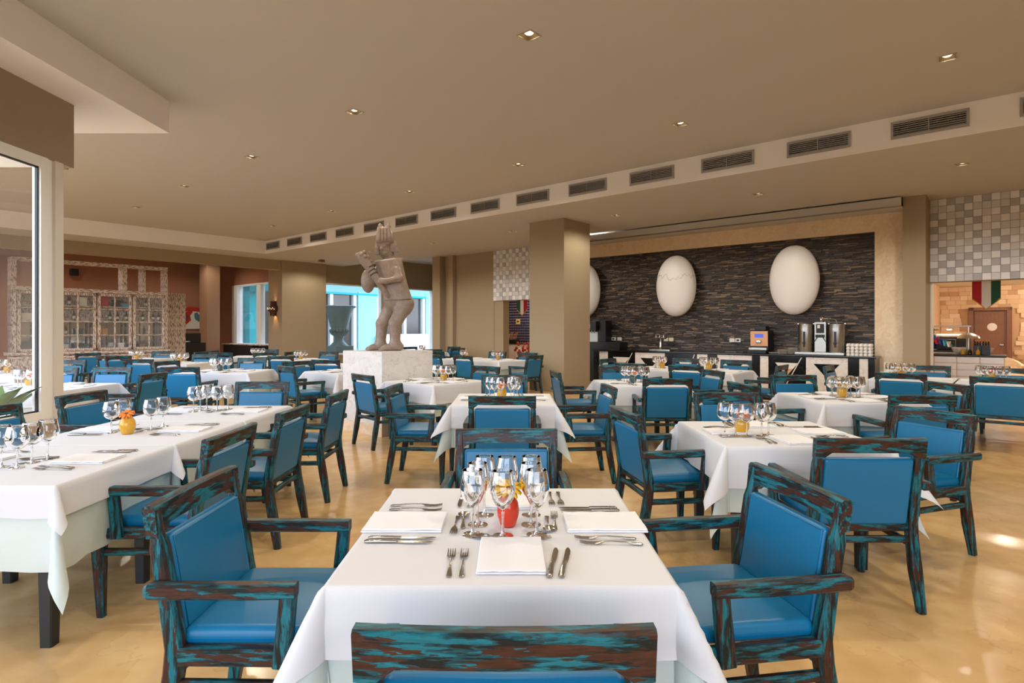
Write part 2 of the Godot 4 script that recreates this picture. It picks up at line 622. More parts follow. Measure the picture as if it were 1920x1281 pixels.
func make_chair(k: int) -> Node3D:
	var t := thing("armchair")
	var px: Material = M["paint_x%d" % k]
	var py: Material = M["paint_y%d" % k]
	var pz: Material = M["paint_z%d" % k]
	for s in [-1.0, 1.0]:
		var f := MB.new()
		f.bar([[Vector3(s * 0.262, 0, -0.232), 0.034, 0.036], [Vector3(s * 0.27, 0.30, -0.236), 0.05, 0.056], [Vector3(s * 0.27, 0.452, -0.236), 0.056, 0.062]], Vector3.BACK, 0.006)
		put("leg", f, py, t)
	for s in [-1.0, 1.0]:
		var f := MB.new()
		var st := []
		for y in [0.0, 0.2, 0.36, 0.44, 0.6, 0.75, 0.80, 0.87]:
			var w := 0.036 if y == 0.0 else (0.05 if y < 0.3 else 0.046)
			st.append([Vector3(s * (0.262 if y < 0.1 else 0.254), y, post_z(y)), w if y < 0.8 else 0.036, 0.042 if y == 0.0 else 0.056 if y < 0.5 else 0.046 if y < 0.78 else 0.03])
		f.bar(st, Vector3.BACK, 0.006)
		put("leg", f, py, t)
	# top rail, bowed back, with rounded inner corners
	var r := MB.new()
	var rings := []
	for i in 15:
		var u := -1.0 + 2.0 * i / 14
		var x := u * 0.277
		var bow := 0.014 * (1 - u * u)
		var low := 0.812
		var e := absf(x) - 0.203
		if e > 0:
			low -= 0.028 * (1 - sqrt(maxf(0, 1 - pow(minf(e / 0.028, 1), 2))))
		var top := 0.885
		var z := post_z(0.85) + bow
		var tilt := 0.012
		rings.append(PackedVector3Array([Vector3(x, low, z - 0.017 - tilt / 2), Vector3(x, low, z + 0.019 - tilt / 2), Vector3(x, top - 0.007, z + 0.021 + tilt / 2), Vector3(x, top, z + 0.014 + tilt / 2), Vector3(x, top, z - 0.012 + tilt / 2), Vector3(x, top - 0.007, z - 0.019 + tilt / 2)]))
	r.loft(rings)
	put("top_rail", r, px, t)
	# seat frame: apron on four sides
	for e in [[0.25, 0.422, -0.236, 0.036, 0.055], [0.24, 0.415, 0.212, 0.03, 0.045]]:
		var a := MB.new()
		a.bar([[Vector3(-e[0], e[1], e[2]), e[3], e[4]], [Vector3(e[0], e[1], e[2]), e[3], e[4]]], Vector3.UP, 0.005)
		put("seat_rail", a, px, t)
	for s in [-1.0, 1.0]:
		var b := MB.new()
		b.bar([[Vector3(s * 0.27, 0.42, -0.21), 0.04, 0.055], [Vector3(s * 0.262, 0.42, 0.2), 0.04, 0.055]], Vector3.UP, 0.005)
		put("side_rail", b, pz, t)
		var q := MB.new()
		q.bar([[Vector3(s * 0.268, 0.325, -0.22), 0.024, 0.034], [Vector3(s * 0.258, 0.325, 0.215), 0.024, 0.034]], Vector3.UP, 0.004)
		put("stretcher", q, pz, t)
	var w := MB.new()
	w.bar([[Vector3(-0.25, 0.355, post_z(0.355) + 0.002), 0.024, 0.034], [Vector3(0.25, 0.355, post_z(0.355) + 0.002), 0.024, 0.034]], Vector3.UP, 0.004)
	put("stretcher", w, px, t)
	for s in [-1.0, 1.0]:
		var b := MB.new()
		b.bar([[Vector3(s * 0.298, 0.637, -0.172), 0.046, 0.044], [Vector3(s * 0.302, 0.637, 0.0), 0.048, 0.046], [Vector3(s * 0.3, 0.637, 0.272), 0.046, 0.046], [Vector3(s * 0.3, 0.637, 0.284), 0.036, 0.034]], Vector3.UP, 0.007)
		var arm := put("armrest", b, pz, t)
		var q := MB.new()
		q.bar([[Vector3(s * 0.298, 0.405, -0.128), 0.042, 0.052], [Vector3(s * 0.298, 0.62, -0.148), 0.042, 0.046]], Vector3.BACK, 0.006)
		put("arm_post", q, py, arm)
	var c := MB.new()
	c.rbox(Vector3(0, 0.463, -0.02), Vector3(0.485, 0.062, 0.455), 0.026, 0.02, Basis(), 3)
	put("seat", c, M.leather, t)
	var lean := atan2(0.077, 0.465)
	var p := MB.new()
	p.rbox(Vector3(0, 0.606, post_z(0.606) - 0.004), Vector3(0.455, 0.355, 0.046), 0.018, 0.0, Basis(Vector3.RIGHT, lean), 3)
	var back := put("backrest", p, M.leather, t)
	var pipe := MB.new()
	var loop := []
	for q in [Vector2(-0.217, 0.166), Vector2(0.217, 0.166), Vector2(0.217, -0.166), Vector2(-0.217, -0.166), Vector2(-0.217, 0.166)]:
		loop.append(Vector3(0, 0.606, post_z(0.606) - 0.004) + Basis(Vector3.RIGHT, lean) * Vector3(q.x, q.y, -0.021))
	pipe.tube(loop, [0.0035], 6)
	put("piping", pipe, M.leather, back)
	return t


# a square cloth laid over a table of size lx by lz, hanging down by drop; the corners fall in pointed folds
func make_cloth(lx: float, lz: float, y: float, drop: float, lift: float, flare: float, lean: float, seed_: int, sides := [1.0, 1.0, 1.0, 1.0]) -> ArrayMesh:
	var nz := noise(seed_, 1.0, 3)
	var ax := []
	for side in 2:
		var half := (lx if side == 0 else lz) / 2
		var l := []
		var d0: float = drop * sides[side * 2]
		var d1: float = drop * sides[side * 2 + 1]
		if d0 > 0:
			for k in 8:
				l.append(-half - d0 * (1 - k / 8.0))
			l.append(-half - 0.009)
			l.append(-half - 0.004)
		for k in 9:
			l.append(-half + 2 * half * k / 8.0)
		if d1 > 0:
			l.append(half + 0.004)
			l.append(half + 0.009)
			for k in range(1, 9):
				l.append(half + d1 * k / 8.0)
		l.sort()
		ax.append(l)
	var rho := 0.012 + lift
	var p := PackedVector3Array()
	for x in ax[0]:
		for z in ax[1]:
			var ox := maxf(absf(x) - lx / 2, 0.0)
			var oz := maxf(absf(z) - lz / 2, 0.0)
			var r := sqrt(ox * ox + oz * oz)
			var sx := signf(x)
			var sz := signf(z)
			var base := Vector3(clampf(x, -lx / 2, lx / 2), y, clampf(z, -lz / 2, lz / 2))
			if r <= 0.0:
				base.y += 0.0008 * nz.get_noise_2d(x * 7, z * 7)
				p.append(base)
				continue
			var dir := Vector3(sx * ox / r, 0, sz * oz / r)
			var out := 0.0
			var down := 0.0
			if r < rho * PI / 2:
				out = rho * sin(r / rho)
				down = rho * (1 - cos(r / rho))
			else:
				out = rho
				down = rho + r - rho * PI / 2
			var fold := 4 * ox * oz / (ox * ox + oz * oz) / 2.0
			fold = pow(fold, 1.6)
			var wave := nz.get_noise_2d(x * 5.0, z * 5.0) * 0.07 + nz.get_noise_2d(x * 16.0, z * 16.0) * 0.025 + 0.014 * sin((x * sz - z * sx) * 9.0 + seed_)
			out += r * flare * fold + down * (lean + wave * (1.0 - fold))
			down *= 1.0 - 0.09 * fold
			down += 0.012 * nz.get_noise_2d(x * 3.0 + 40, z * 3.0) * (r / 0.3)
			p.append(base + dir * out + Vector3(0, -down, 0))
	var m := MB.new()
	m.sheet(p, ax[1].size())
	return m.mesh()


func make_table(lx: float, lz: float) -> Node3D:
	var t := thing("dining_table")
	var m := MB.new()
	m.rbox(Vector3(0, 0.727, 0), Vector3(lx - 0.012, 0.03, lz - 0.012), 0.01)
	put("tabletop", m, M.table_wood, t)
	var a := MB.new()
	for s in [-1.0, 1.0]:
		a.box(Vector3(0, 0.675, s * (lz / 2 - 0.1)), Vector3(lx - 0.22, 0.07, 0.025))
		a.box(Vector3(s * (lx / 2 - 0.1), 0.675, 0), Vector3(0.025, 0.07, lz - 0.22))
	put("apron", a, M.table_wood, t)
	for sx in [-1.0, 1.0]:
		for sz in [-1.0, 1.0]:
			var l := MB.new()
			l.bar([[Vector3(sx * (lx / 2 - 0.1), 0, sz * (lz / 2 - 0.1)), 0.055, 0.055], [Vector3(sx * (lx / 2 - 0.1), 0.71, sz * (lz / 2 - 0.1)), 0.075, 0.075]], Vector3.BACK, 0.006)
			put("leg", l, M.table_wood, t)
	return t


func make_glass(round_bowl: bool) -> Node3D:
	var t := thing("wine_glass")
	var pr := []
	var h := 0.205
	var st := 0.088
	if round_bowl:
		pr = [[0.004, st], [0.016, st + 0.004], [0.030, st + 0.012], [0.042, st + 0.026], [0.0485, st + 0.044], [0.050, st + 0.058], [0.048, st + 0.078], [0.0435, st + 0.098], [0.039, h]]
	else:
		h = 0.215
		pr = [[0.004, st], [0.013, st + 0.006], [0.025, st + 0.018], [0.0345, st + 0.036], [0.0405, st + 0.056], [0.042, st + 0.072], [0.040, st + 0.092], [0.036, st + 0.112], [0.0335, h]]
	var b := [Vector2(0.0004, st - 0.004)]
	for q in pr:
		b.append(Vector2(q[0], q[1]))
	for i in range(pr.size() - 1, 0, -1):
		b.append(Vector2(pr[i][0] - 0.0013, pr[i][1] + (0.0005 if i == pr.size() - 1 else 0.0012)))
	b.append(Vector2(0.006, st + 0.009))
	b.append(Vector2(0.0004, st + 0.008))
	var bowl := MB.new()
	bowl.lathe(b, 28, Vector3.ZERO, true, false)
	var bo := put("bowl", bowl, M.solid_glass, t)
	var rim := MB.new()
	var ring := []
	for i in 29:
		ring.append(Vector3(cos(TAU * i / 28) * pr[8][0], h, sin(TAU * i / 28) * pr[8][0]))
	rim.tube(ring, [0.0009], 5, false)
	put("rim", rim, M.solid_glass, bo)
	var s := MB.new()
	s.lathe([Vector2(0.0005, 0.003), Vector2(0.012, 0.005), Vector2(0.006, 0.012), Vector2(0.0042, 0.03), Vector2(0.004, 0.06), Vector2(0.0052, st - 0.006), Vector2(0.0005, st - 0.005)], 12, Vector3.ZERO, true, false)
	put("stem", s, M.solid_glass, t)
	var f := MB.new()
	f.lathe([Vector2(0.0005, 0), Vector2(0.034, 0), Vector2(0.0352, 0.0012), Vector2(0.034, 0.0024), Vector2(0.014, 0.0045), Vector2(0.0005, 0.006)], 28, Vector3.ZERO, true, false)
	put("foot", f, M.solid_glass, t)
	return t


func handle_mesh(l: float) -> MB:
	var m := MB.new()
	m.bar([[Vector3(0, 0.004, l), 0.008, 0.003], [Vector3(0, 0.0042, l - 0.006), 0.016, 0.0045], [Vector3(0, 0.005, l - 0.03), 0.014, 0.0045], [Vector3(0, 0.008, l * 0.5), 0.009, 0.004], [Vector3(0, 0.010, 0.005), 0.006, 0.0038], [Vector3(0, 0.009, -0.022), 0.006, 0.0035]], Vector3.UP, 0.0012, true)
	return m


func make_fork() -> Node3D:
	var t := thing("fork")
	put("handle", handle_mesh(0.1), M.steel, t)
	var m := MB.new()
	m.bar([[Vector3(0, 0.009, -0.02), 0.006, 0.0035], [Vector3(0, 0.006, -0.034), 0.02, 0.003], [Vector3(0, 0.0035, -0.05), 0.025, 0.0026]], Vector3.UP, 0.001, true)
	for k in 4:
		var x := -0.0105 + 0.007 * k
		m.bar([[Vector3(x, 0.0035, -0.049), 0.004, 0.0026], [Vector3(x, 0.0038, -0.075), 0.0034, 0.0024], [Vector3(x, 0.008, -0.098), 0.002, 0.0016]], Vector3.UP, 0.0006)
	put("tines", m, M.steel, t)
	return t


func make_knife() -> Node3D:
	var t := thing("knife")
	var m := MB.new()
	m.bar([[Vector3(0, 0.005, 0.105), 0.01, 0.005], [Vector3(0, 0.006, 0.098), 0.018, 0.009], [Vector3(0, 0.006, 0.05), 0.015, 0.009], [Vector3(0, 0.006, 0.0), 0.013, 0.008]], Vector3.UP, 0.002, true)
	put("handle", m, M.steel, t)
	var b := MB.new()
	b.prism(PackedVector2Array([Vector2(-0.006, 0.002), Vector2(0.008, 0.002), Vector2(0.0095, -0.03), Vector2(0.0095, -0.085), Vector2(0.004, -0.108), Vector2(-0.002, -0.115), Vector2(-0.0065, -0.1)]), 0.0045, 0.006)
	put("blade", b, M.steel, t)
	return t


func make_spoon() -> Node3D:
	var t := thing("spoon")
	put("handle", handle_mesh(0.09), M.steel, t)
	var m := MB.new()
	var rings := []
	for i in 9:
		var u := i / 8.0
		var z := -0.02 - 0.062 * u
		var w := maxf(0.021 * sqrt(maxf(0, 1 - pow(u * 2 - 1.05, 2) / 1.11)), 0.003)
		var g := PackedVector3Array()
		for k in 7:
			var x := -1.0 + k / 3.0
			g.append(Vector3(x * w, 0.0095 - 0.007 * (1 - x * x) * sin(PI * clampf(u, 0.05, 0.95)), z))
		for k in 7:
			var x := 1.0 - k / 3.0
			g.append(Vector3(x * w, 0.0083 - 0.007 * (1 - x * x) * sin(PI * clampf(u, 0.05, 0.95)), z))
		rings.append(g)
	m.loft(rings, true)
	put("bowl", m, M.steel, t)
	return t


func make_napkin(seed_: int) -> ArrayMesh:
	var nz := noise(seed_, 6.0, 2)
	var m := MB.new()
	for k in 2:
		var s := Vector3(0.195 - 0.003 * k, 0.0058, 0.27 - 0.004 * k)
		var b := MB.new()
		b.rbox(Vector3(0.001 * k, 0.003 + 0.0056 * k, 0.001 * k), s, 0.0028, 0.0, Basis(Vector3.UP, 0.008 * k), 7)
		for i in b.v.size():
			b.v[i].y += 0.0022 * (nz.get_noise_2d(b.v[i].x * 3, b.v[i].z * 3) + 0.5) * (k + 0.3)
		var o := m.v.size()
		m.v.append_array(b.v)
		m.n.append_array(b.n)
		for i in b.ix:
			m.ix.append(o + i)
	return m.mesh()


func make_vase(glaze: Material, w := 1.0) -> Node3D:
	var t := thing("bud_vase")
	var m := MB.new()
	m.lathe([Vector2(0.001, 0), Vector2(0.022, 0), Vector2(0.027, 0.006), Vector2(0.036, 0.035), Vector2(0.0385, 0.055), Vector2(0.035, 0.08), Vector2(0.026, 0.1), Vector2(0.02, 0.108), Vector2(0.0205, 0.114), Vector2(0.017, 0.115), Vector2(0.015, 0.108), Vector2(0.001, 0.1)], 24, Vector3.ZERO, true, false, Vector2.ONE)
	var body := put("body", m, glaze, t)
	body.scale = Vector3(w, 1.0 + (w - 1.0) * 0.15, w)
	return t


func make_flower(petal: Material, single: bool) -> Node3D:
	var t := thing("gerbera_flower")
	var tilt := Basis(Vector3.RIGHT, 0.55)
	var s := MB.new()
	s.tube([Vector3(0, 0.085, 0), Vector3(0, 0.118, 0.002), Vector3(0, 0.13, 0.008)], [0.003], 6)
	put("stem", s, M.stem_green, t)
	var all := MB.new()
	for k in 18:
		var m := MB.new() if single else all
		var q := Basis(Vector3.UP, TAU * k / 18.0 + 0.07 * (k % 3))
		var up := 0.004 * (k % 2)
		var rings := []
		for st in [[0.006, 0.004, 0.0], [0.02, 0.0075, 0.003], [0.036, 0.0085, 0.001], [0.045, 0.005, -0.003], [0.048, 0.0015, -0.005]]:
			var ring := PackedVector3Array()
			for e in [Vector2(-1, 0), Vector2(0, -0.18), Vector2(1, 0), Vector2(0, 0.1)]:
				ring.append(Vector3(0, 0.132, 0.01) + tilt * (q * Vector3(e.x * st[1], st[2] + e.y * st[1] + up, -st[0])))
			rings.append(ring)
		m.loft(rings, true)
		if single:
			put("petal", m, petal, t)
	if not single:
		put("petals", all, petal, t)
	var c := MB.new()
	c.ball(Vector3(0, 0.132, 0.01) + tilt * Vector3(0, 0.005, 0), Vector3(0.012, 0.006, 0.012), 12, 6)
	put("core", c, M.petal_core, t)
	return t


func make_downlight(power: float, at: Vector3, label: String) -> void:
	var t := thing("downlight", at, room_yaw())
	var f := MB.new()
	for s in [[-0.083, 0.0, 0.014, 0.18], [0.083, 0.0, 0.014, 0.18], [0.0, -0.083, 0.152, 0.014], [0.0, 0.083, 0.152, 0.014]]:
		f.box(Vector3(s[0], -0.003, s[1]), Vector3(s[2], 0.006, s[3]))
	put("trim_ring", f, M.lamp_trim, t)
	# an open can let into the ceiling, the bulb at its top
	var d := MB.new()
	for s in [[-0.077, 0.0, 0.002, 0.154], [0.077, 0.0, 0.002, 0.154], [0.0, -0.077, 0.152, 0.002], [0.0, 0.077, 0.152, 0.002]]:
		d.box(Vector3(s[0], 0.04, s[1]), Vector3(s[2], 0.08, s[3]))
	d.box(Vector3(0, 0.081, 0), Vector3(0.156, 0.002, 0.156))
	put("can", d, M.lamp_dark, t)
	var b := MB.new()
	b.lathe([Vector2(0.001, 0.012), Vector2(0.03, 0.014), Vector2(0.046, 0.026), Vector2(0.05, 0.044), Vector2(0.03, 0.078), Vector2(0.001, 0.079)], 16, Vector3.ZERO, true, false)
	put("bulb", b, M.bulb, t)
	var l := SpotLight3D.new()
	l.name = "downlight_beam"
	t.add_child(l)
	l.position = Vector3(0, -0.012, 0)
	l.rotation = Vector3(-PI / 2, 0, 0)
	l.spot_angle = SPOT_ANGLE
	l.spot_angle_attenuation = 0.4
	l.spot_attenuation = 2.0
	l.spot_range = 30.0
	l.light_energy = power
	l.light_color = LAMP_COLOR
	l.light_size = 0.06
	l.shadow_enabled = true
	tag(t, label, "ceiling light", "recessed ceiling lights")


# ---------- the shell ----------
func build_shell() -> void:
	slab("floor", M.floor, [[-26.2, 6.2, -9.5, 11.3, -0.2, 0], [-20.7, 6.2, 11.3, 22, -0.2, 0]])
	var g := slab("ground_courtyard", M.ground, [[-40, -20.72, 11.32, 40, -0.25, -0.05]])
	g.name = "floor_courtyard"
	var s0 := room(-19, 0, 9.65)
	var s1 := room(6.2, 0, 9.65)
	var hung := CSGPolygon3D.new()
	hung.name = "ceiling"
	hung.polygon = PackedVector2Array([Vector2(s0.x, s0.z), Vector2(s1.x, s1.z), Vector2(5.3, 3.3), Vector2(-4.9, 3.3), Vector2(-4.9, -6.6), Vector2(-19.3, -6.6)])
	hung.depth = 0.2
	hung.rotation = Vector3(PI / 2, 0, 0)
	hung.position = Vector3(0, HC, 0)
	hung.material = M.ceiling
	add_child(hung)
	tag(hung, "", "", "", "structure")
	for p in lamp_spots(true):
		opening(hung, hung.transform.affine_inverse() * Transform3D(room_basis(), p))
	var low := CSGBox3D.new()
	low.name = "ceiling_lowered"
	low.size = Vector3(25.17, 0.1, 4.25)
	low.transform = Transform3D(room_basis(), room(-6.385, LC + 0.05, 11.775))
	low.material = M.ceiling
	add_child(low)
	tag(low, "", "", "", "structure")
	for p in lamp_spots(false):
		opening(low, low.transform.affine_inverse() * Transform3D(room_basis(), p))
	slab("ceiling_plenum", M.ceiling, [[-18.97, 6.2, 10.0, 13.9, LC + 0.2, HC + 0.2], [-15.6, 6.2, 13.9, 21.3, LC, HC + 0.2], [-20.7, -18.97, -8, 13.6, LC, HC + 0.2], [-18.97, 6.2, 9.66, 10.0, HC - 0.02, HC + 0.2]])
	# the white face of the soffit, open at each air vent
	var face := [[-18.97, 6.2, 9.62, 9.65, LC - 0.004, 4.075], [-18.97, 6.2, 9.62, 9.65, 4.255, HC], [-19.0, -18.94, -8, 9.62, LC - 0.004, HC]]
	var edge := -18.97
	for k in range(14, -1, -1):
		face.append([edge, 0.45 - 1.35 * k - 0.41, 9.62, 9.65, 4.075, 4.255])
		edge = 0.45 - 1.35 * k + 0.41
	face.append([edge, 6.2, 9.62, 9.65, 4.075, 4.255])
	slab("trim_1", M.white_paint, face)
	slab("ceiling_alcove", M.ceiling, [[-20.8, -15.3, 13.6, 18.8, 4.4, 4.56], [-26.4, -20.4, -8.5, 11.5, 4.4, 4.56]])
	var b := MB.new()
	b.prism(PackedVector2Array([Vector2(-4.4, -7.6), Vector2(-4.4, 3.3), Vector2(-4.95, 3.3), Vector2(-4.95, -6.55), Vector2(-16, -6.55), Vector2(-16, -7.6)]), LC, HC + 0.02)
	tag(put("ceiling_beam", b, M.white_paint), "", "", "", "structure")
	# column and pillars
	slab("wall_column", M.tan_wall, [[-8.78, -7.78, 10.92, 11.98, 0, LC]])
	slab("wall_sconce_column", M.tan_wall, [[-21.3, -20.3, 10.92, 12.72, 0, LC + 0.3]])
	slab("wall_header", M.tan_wall, [[-20.7, -20.4, -8, 10.95, 3.6, HC + 0.2]])
	slab("wall_pillar", M.pillar, [[-24.9, -24.2, 9.9, 10.4, 0, 4.4]])
	slab("wall_brown", M.brown_wall, [[-26.3, -26.0, -8.5, 11.5, 0, 4.5]])
	# wall with the aqua view
	slab("wall_console", M.brown_wall, [[-26.0, -24.838, 11.2, 11.4, 0, 4.5], [-24.838, -21.0, 11.2, 11.4, 3.25, 4.5], [-24.838, -21.0, 11.2, 11.4, 0, 0.86]])
	var w := slab("window_1", M.white_wall, [[-24.838, -24.404, 11.16, 11.4, 0.86, 3.25], [-22.803, -22.457, 11.2, 11.38, 0.86, 3.25], [-24.838, -21.3, 11.16, 11.4, 3.2, 3.25], [-24.838, -21.3, 11.1, 11.4, 0.82, 0.87]])
	slab("pane", M.pane, [[-24.404, -22.803, 11.29, 11.3, 0.87, 3.2]], w)
	slab("pane", M.pane, [[-22.457, -21.3, 11.29, 11.3, 0.87, 3.2]], w)
	# window wall of the alcove
	slab("wall_alcove", M.tan_wall, [[-20.8, -20.5, 12.6, 18.8, 3.25, 4.5], [-20.8, -20.5, 12.6, 18.8, 0, 0.46], [-20.8, -20.5, 18.529, 18.8, 0, 4.5], [-20.8, -15.3, 18.5, 18.8, 0, 4.5], [-15.6, -15.3, 14.3, 18.6, 0, 4.5]])
	var w2 := slab("window_2", M.white_wall, [[-20.72, -20.5, 15.478, 15.673, 0.46, 3.25], [-20.72, -20.48, 18.365, 18.529, 0.46, 3.25], [-20.75, -20.42, 12.7, 18.529, 0.42, 0.48], [-20.72, -20.48, 12.7, 18.529, 3.2, 3.25]])
	slab("pane", M.pane, [[-20.64, -20.63, 12.72, 15.478, 0.48, 3.2]], w2)
	slab("pane", M.pane, [[-20.64, -20.63, 15.673, 18.365, 0.48, 3.2]], w2)
	# counter side of the room
	slab("wall_plain", M.tan_wall, [[-15.6, -12.809, 14.1, 14.4, 0, LC + 0.5], [-15.462, -15.081, 13.85, 14.1, 0, LC], [-14.761, -14.552, 13.95, 14.1, 0, LC], [2.2, 6.2, 14.1, 14.4, 0, LC], [-12.809, -12.42, 14.12, 14.4, 0, 2.36]])
	slab("wall_pilaster", M.tan_wall, [[-1.66, -1.3, 13.4, 14.4, 0, LC]])
	slab("wall_kitchen_side", M.white_wall, [[-1.34, -1.27, 14.16, 14.4, 0, 2.36]])
	slab("wall_frame", M.cream_stone, [[-10.4, -1.66, 13.75, 14.4, 3.394, 3.85]])
	slab("wall_frame_side", M.cream_stone, [[-2.178, -1.66, 13.75, 14.4, 0, 3.394]])
	slab("trim_cove", M.ceiling, [[-10.4, -1.66, 13.2, 13.24, 3.74, 3.92], [-10.4, -1.66, 13.2, 13.9, 3.74, 3.77]])
	slab("wall_behind", M.tan_wall, [[-10.4, -10.2, 13.3, 21.2, 0, LC], [-10.3, -1.5, 13.92, 14.4, 0, LC]])
	# kitchen beyond
	slab("ceiling_kitchen", M.white_wall, [[-15.3, 6.2, 14.4, 21.3, 2.65, 2.8]])
	slab("wall_kitchen_end", M.warm_stone[4], [[-15.3, 6.2, 21.06, 21.3, 0, 2.7]])
	slab("wall_kitchen_near", M.warm_stone[4], [[-1.9, -1.7, 14.4, 21.06, 0, 2.7]])
	slab("wall_kitchen_far", M.warm_stone[4], [[-15.3, -15.1, 14.4, 21.06, 0, 2.7]])
	# outer walls
	slab("wall_right", M.tan_wall, [[6.0, 6.3, -2, 21.3, 0, HC + 0.1]])
	var bw := MB.new()
	for q in [[-4.95, -3.8, 0, HC], [3.8, 5.4, 0, HC], [-3.8, 3.8, 0, 0.8], [-3.8, 3.8, 3.1, HC]]:
		bw.span(Vector3(q[0], q[2], 3.2), Vector3(q[1], q[3], 3.5))
	tag(put("wall_rear", bw, M.tan_wall), "", "", "", "structure")
	var lw := MB.new()
	lw.span(Vector3(-30, 0, -6.75), Vector3(-18.5, HC + 0.1, -6.55))
	lw.span(Vector3(-18.5, 3.24, -6.7), Vector3(-5.02, HC, -6.6))
	tag(put("wall_patio", lw, M.fascia), "", "", "", "structure")
	# patio glazing
	var fa := MB.new()
	fa.span(Vector3(-5.02, 3.24, -6.65), Vector3(-4.92, LC, 3.3))
	tag(put("wall_fascia", fa, M.fascia), "", "", "", "structure")
	var lo := MB.new()
	lo.span(Vector3(-5.0, 0, -6.42), Vector3(-4.9, 0.475, 3.3))
	tag(put("wall_low", lo, M.tan_wall), "", "", "", "structure")
	var gl := thing("window_3")
	tag(gl, "", "", "", "structure")
	var fr := MB.new()
	fr.span(Vector3(-5.0, 0.475, -6.17), Vector3(-4.912, 0.57, 3.3))
	fr.span(Vector3(-5.0, 3.13, -6.17), Vector3(-4.912, 3.24, 3.3))
	fr.span(Vector3(-5.0, 0.475, -6.27), Vector3(-4.91, 3.24, -6.17))
	fr.span(Vector3(-5.0, 0.475, -6.36), Vector3(-4.93, 3.24, -6.27))
	for z in [-3.4, -0.6, 2.2]:
		fr.span(Vector3(-4.998, 0.57, z - 0.05), Vector3(-4.914, 3.13, z + 0.05))
	put("frame", fr, M.frame_white, gl)
	var jb := MB.new()
	jb.span(Vector3(-5.02, 0, -6.47), Vector3(-4.9, 3.24, -6.355))
	put("jamb", jb, M.jamb, gl)
	var ga := MB.new()
	for z in [[-6.17, -3.45], [-3.35, -0.65], [-0.55, 2.15]]:
		for e in [z[0], z[1] - 0.014]:
			ga.span(Vector3(-4.965, 0.57, e), Vector3(-4.935, 3.13, e + 0.014))
		for y in [0.57, 3.116]:
			ga.span(Vector3(-4.965, y, z[0]), Vector3(-4.935, y + 0.014, z[1]))
		var pn := MB.new()
		pn.span(Vector3(-4.953, 0.575, z[0] + 0.005), Vector3(-4.947, 3.125, z[1] - 0.005))
		put("pane", pn, M.pane, gl)
	put("gasket", ga, M.black, gl)
	build_tiles()
	build_cladding()
	build_courtyard()


func opening(host: CSGShape3D, where: Transform3D) -> void:
	var b := CSGBox3D.new()
	b.name = "opening"
	b.operation = CSGShape3D.OPERATION_SUBTRACTION
	b.size = Vector3(0.156, 0.4, 0.156)
	b.transform = where
	host.add_child(b, true)


# chequered marble tiles over the kitchen openings, each its own piece
func build_tiles() -> void:
	var s := 0.1333
	for side in 2:
		var a0: float = -12.809 if side == 0 else -1.3
		var a1: float = -10.35 if side == 0 else 2.2
		var w := slab("wall_tiled", M.grout, [[a0, a1, 14.1, 14.4, 2.35, LC]])
		var shared := []
		for k in 3:
			var m := MB.new()
			m.rbox(Vector3.ZERO, Vector3(s - 0.004, s - 0.004, 0.03 + 0.012 * k), 0.004, 0, Basis(), 1)
			shared.append(m.mesh())
		var cols := int((a1 - a0) / s) if side == 0 else 13
		for i in cols:
			for j in 12:
				var odd := (i + j) % 2 == 1
				var mt: Material = M.tile_white if not odd else (M.tile_grey if rng.randf() < 0.55 else M.tile_pale)
				if rng.randf() < 0.16:
					mt = M.tile_pale
				var k := (1 + rng.randi() % 2) if not odd else rng.randi() % 2
				put("tile", shared[k], mt, w, Vector3(a0 + (i + 0.5) * s, 2.35 + (j + 0.5) * s, -14.095))


# thin split-face slate strips: the larger ones single, the rest joined
func build_cladding() -> void:
	var w := slab("wall_slate", M.black, [[-10.2, -2.178, 13.86, 13.95, 0, 3.394]])
	var cubes := BoxMesh.new()
	var a1: float = -2.178
	var top: float = 3.394
	var rows := int((top - 0.88) / 0.021)
	var places := []
	var tints := []
	var tones := [Color(0.026, 0.018, 0.015), Color(0.044, 0.031, 0.025), Color(0.070, 0.052, 0.042), Color(0.115, 0.088, 0.072), Color(0.036, 0.029, 0.032), Color(0.17, 0.125, 0.09), Color(0.27, 0.17, 0.085), Color(0.26, 0.215, 0.18)]
	var wts := [0.22, 0.22, 0.17, 0.13, 0.10, 0.08, 0.04, 0.04]
	var singles := {}
	for j in rows:
		var x := -10.2 + rng.randf() * 0.2
		while x < a1:
			var l := rng.randf_range(0.06, 0.3)
			if x + l > a1:
				l = a1 - x
			var r := rng.randf()
			var k := 0
			while k < 7 and r > wts[k]:
				r -= wts[k]
				k += 1
			var d := rng.randf_range(0.012, 0.05)
			var tr := Transform3D(Basis.from_scale(Vector3(l - 0.002, 0.0196, d)), Vector3(x + l / 2, 0.88 + (j + 0.5) * 0.021, -13.86 + d / 2))
			if l > 0.2 and k >= 5 and singles.size() < 290:
				var mt: StandardMaterial3D = M.get("slate%d" % k)
				if mt == null:
					mt = mat(tones[k].linear_to_srgb(), 0.55)
					M["slate%d" % k] = mt
				var o := put("slate_strip", cubes, mt, w)
				o.transform = tr
				singles[singles.size()] = 1
			else:
				places.append(tr)
				var f := rng.randf_range(0.75, 1.25)
				tints.append(Color(tones[k].r * f, tones[k].g * f, tones[k].b * f))
			x += l
	scatter("slate_strips", cubes, M.stone, places, tints, w)


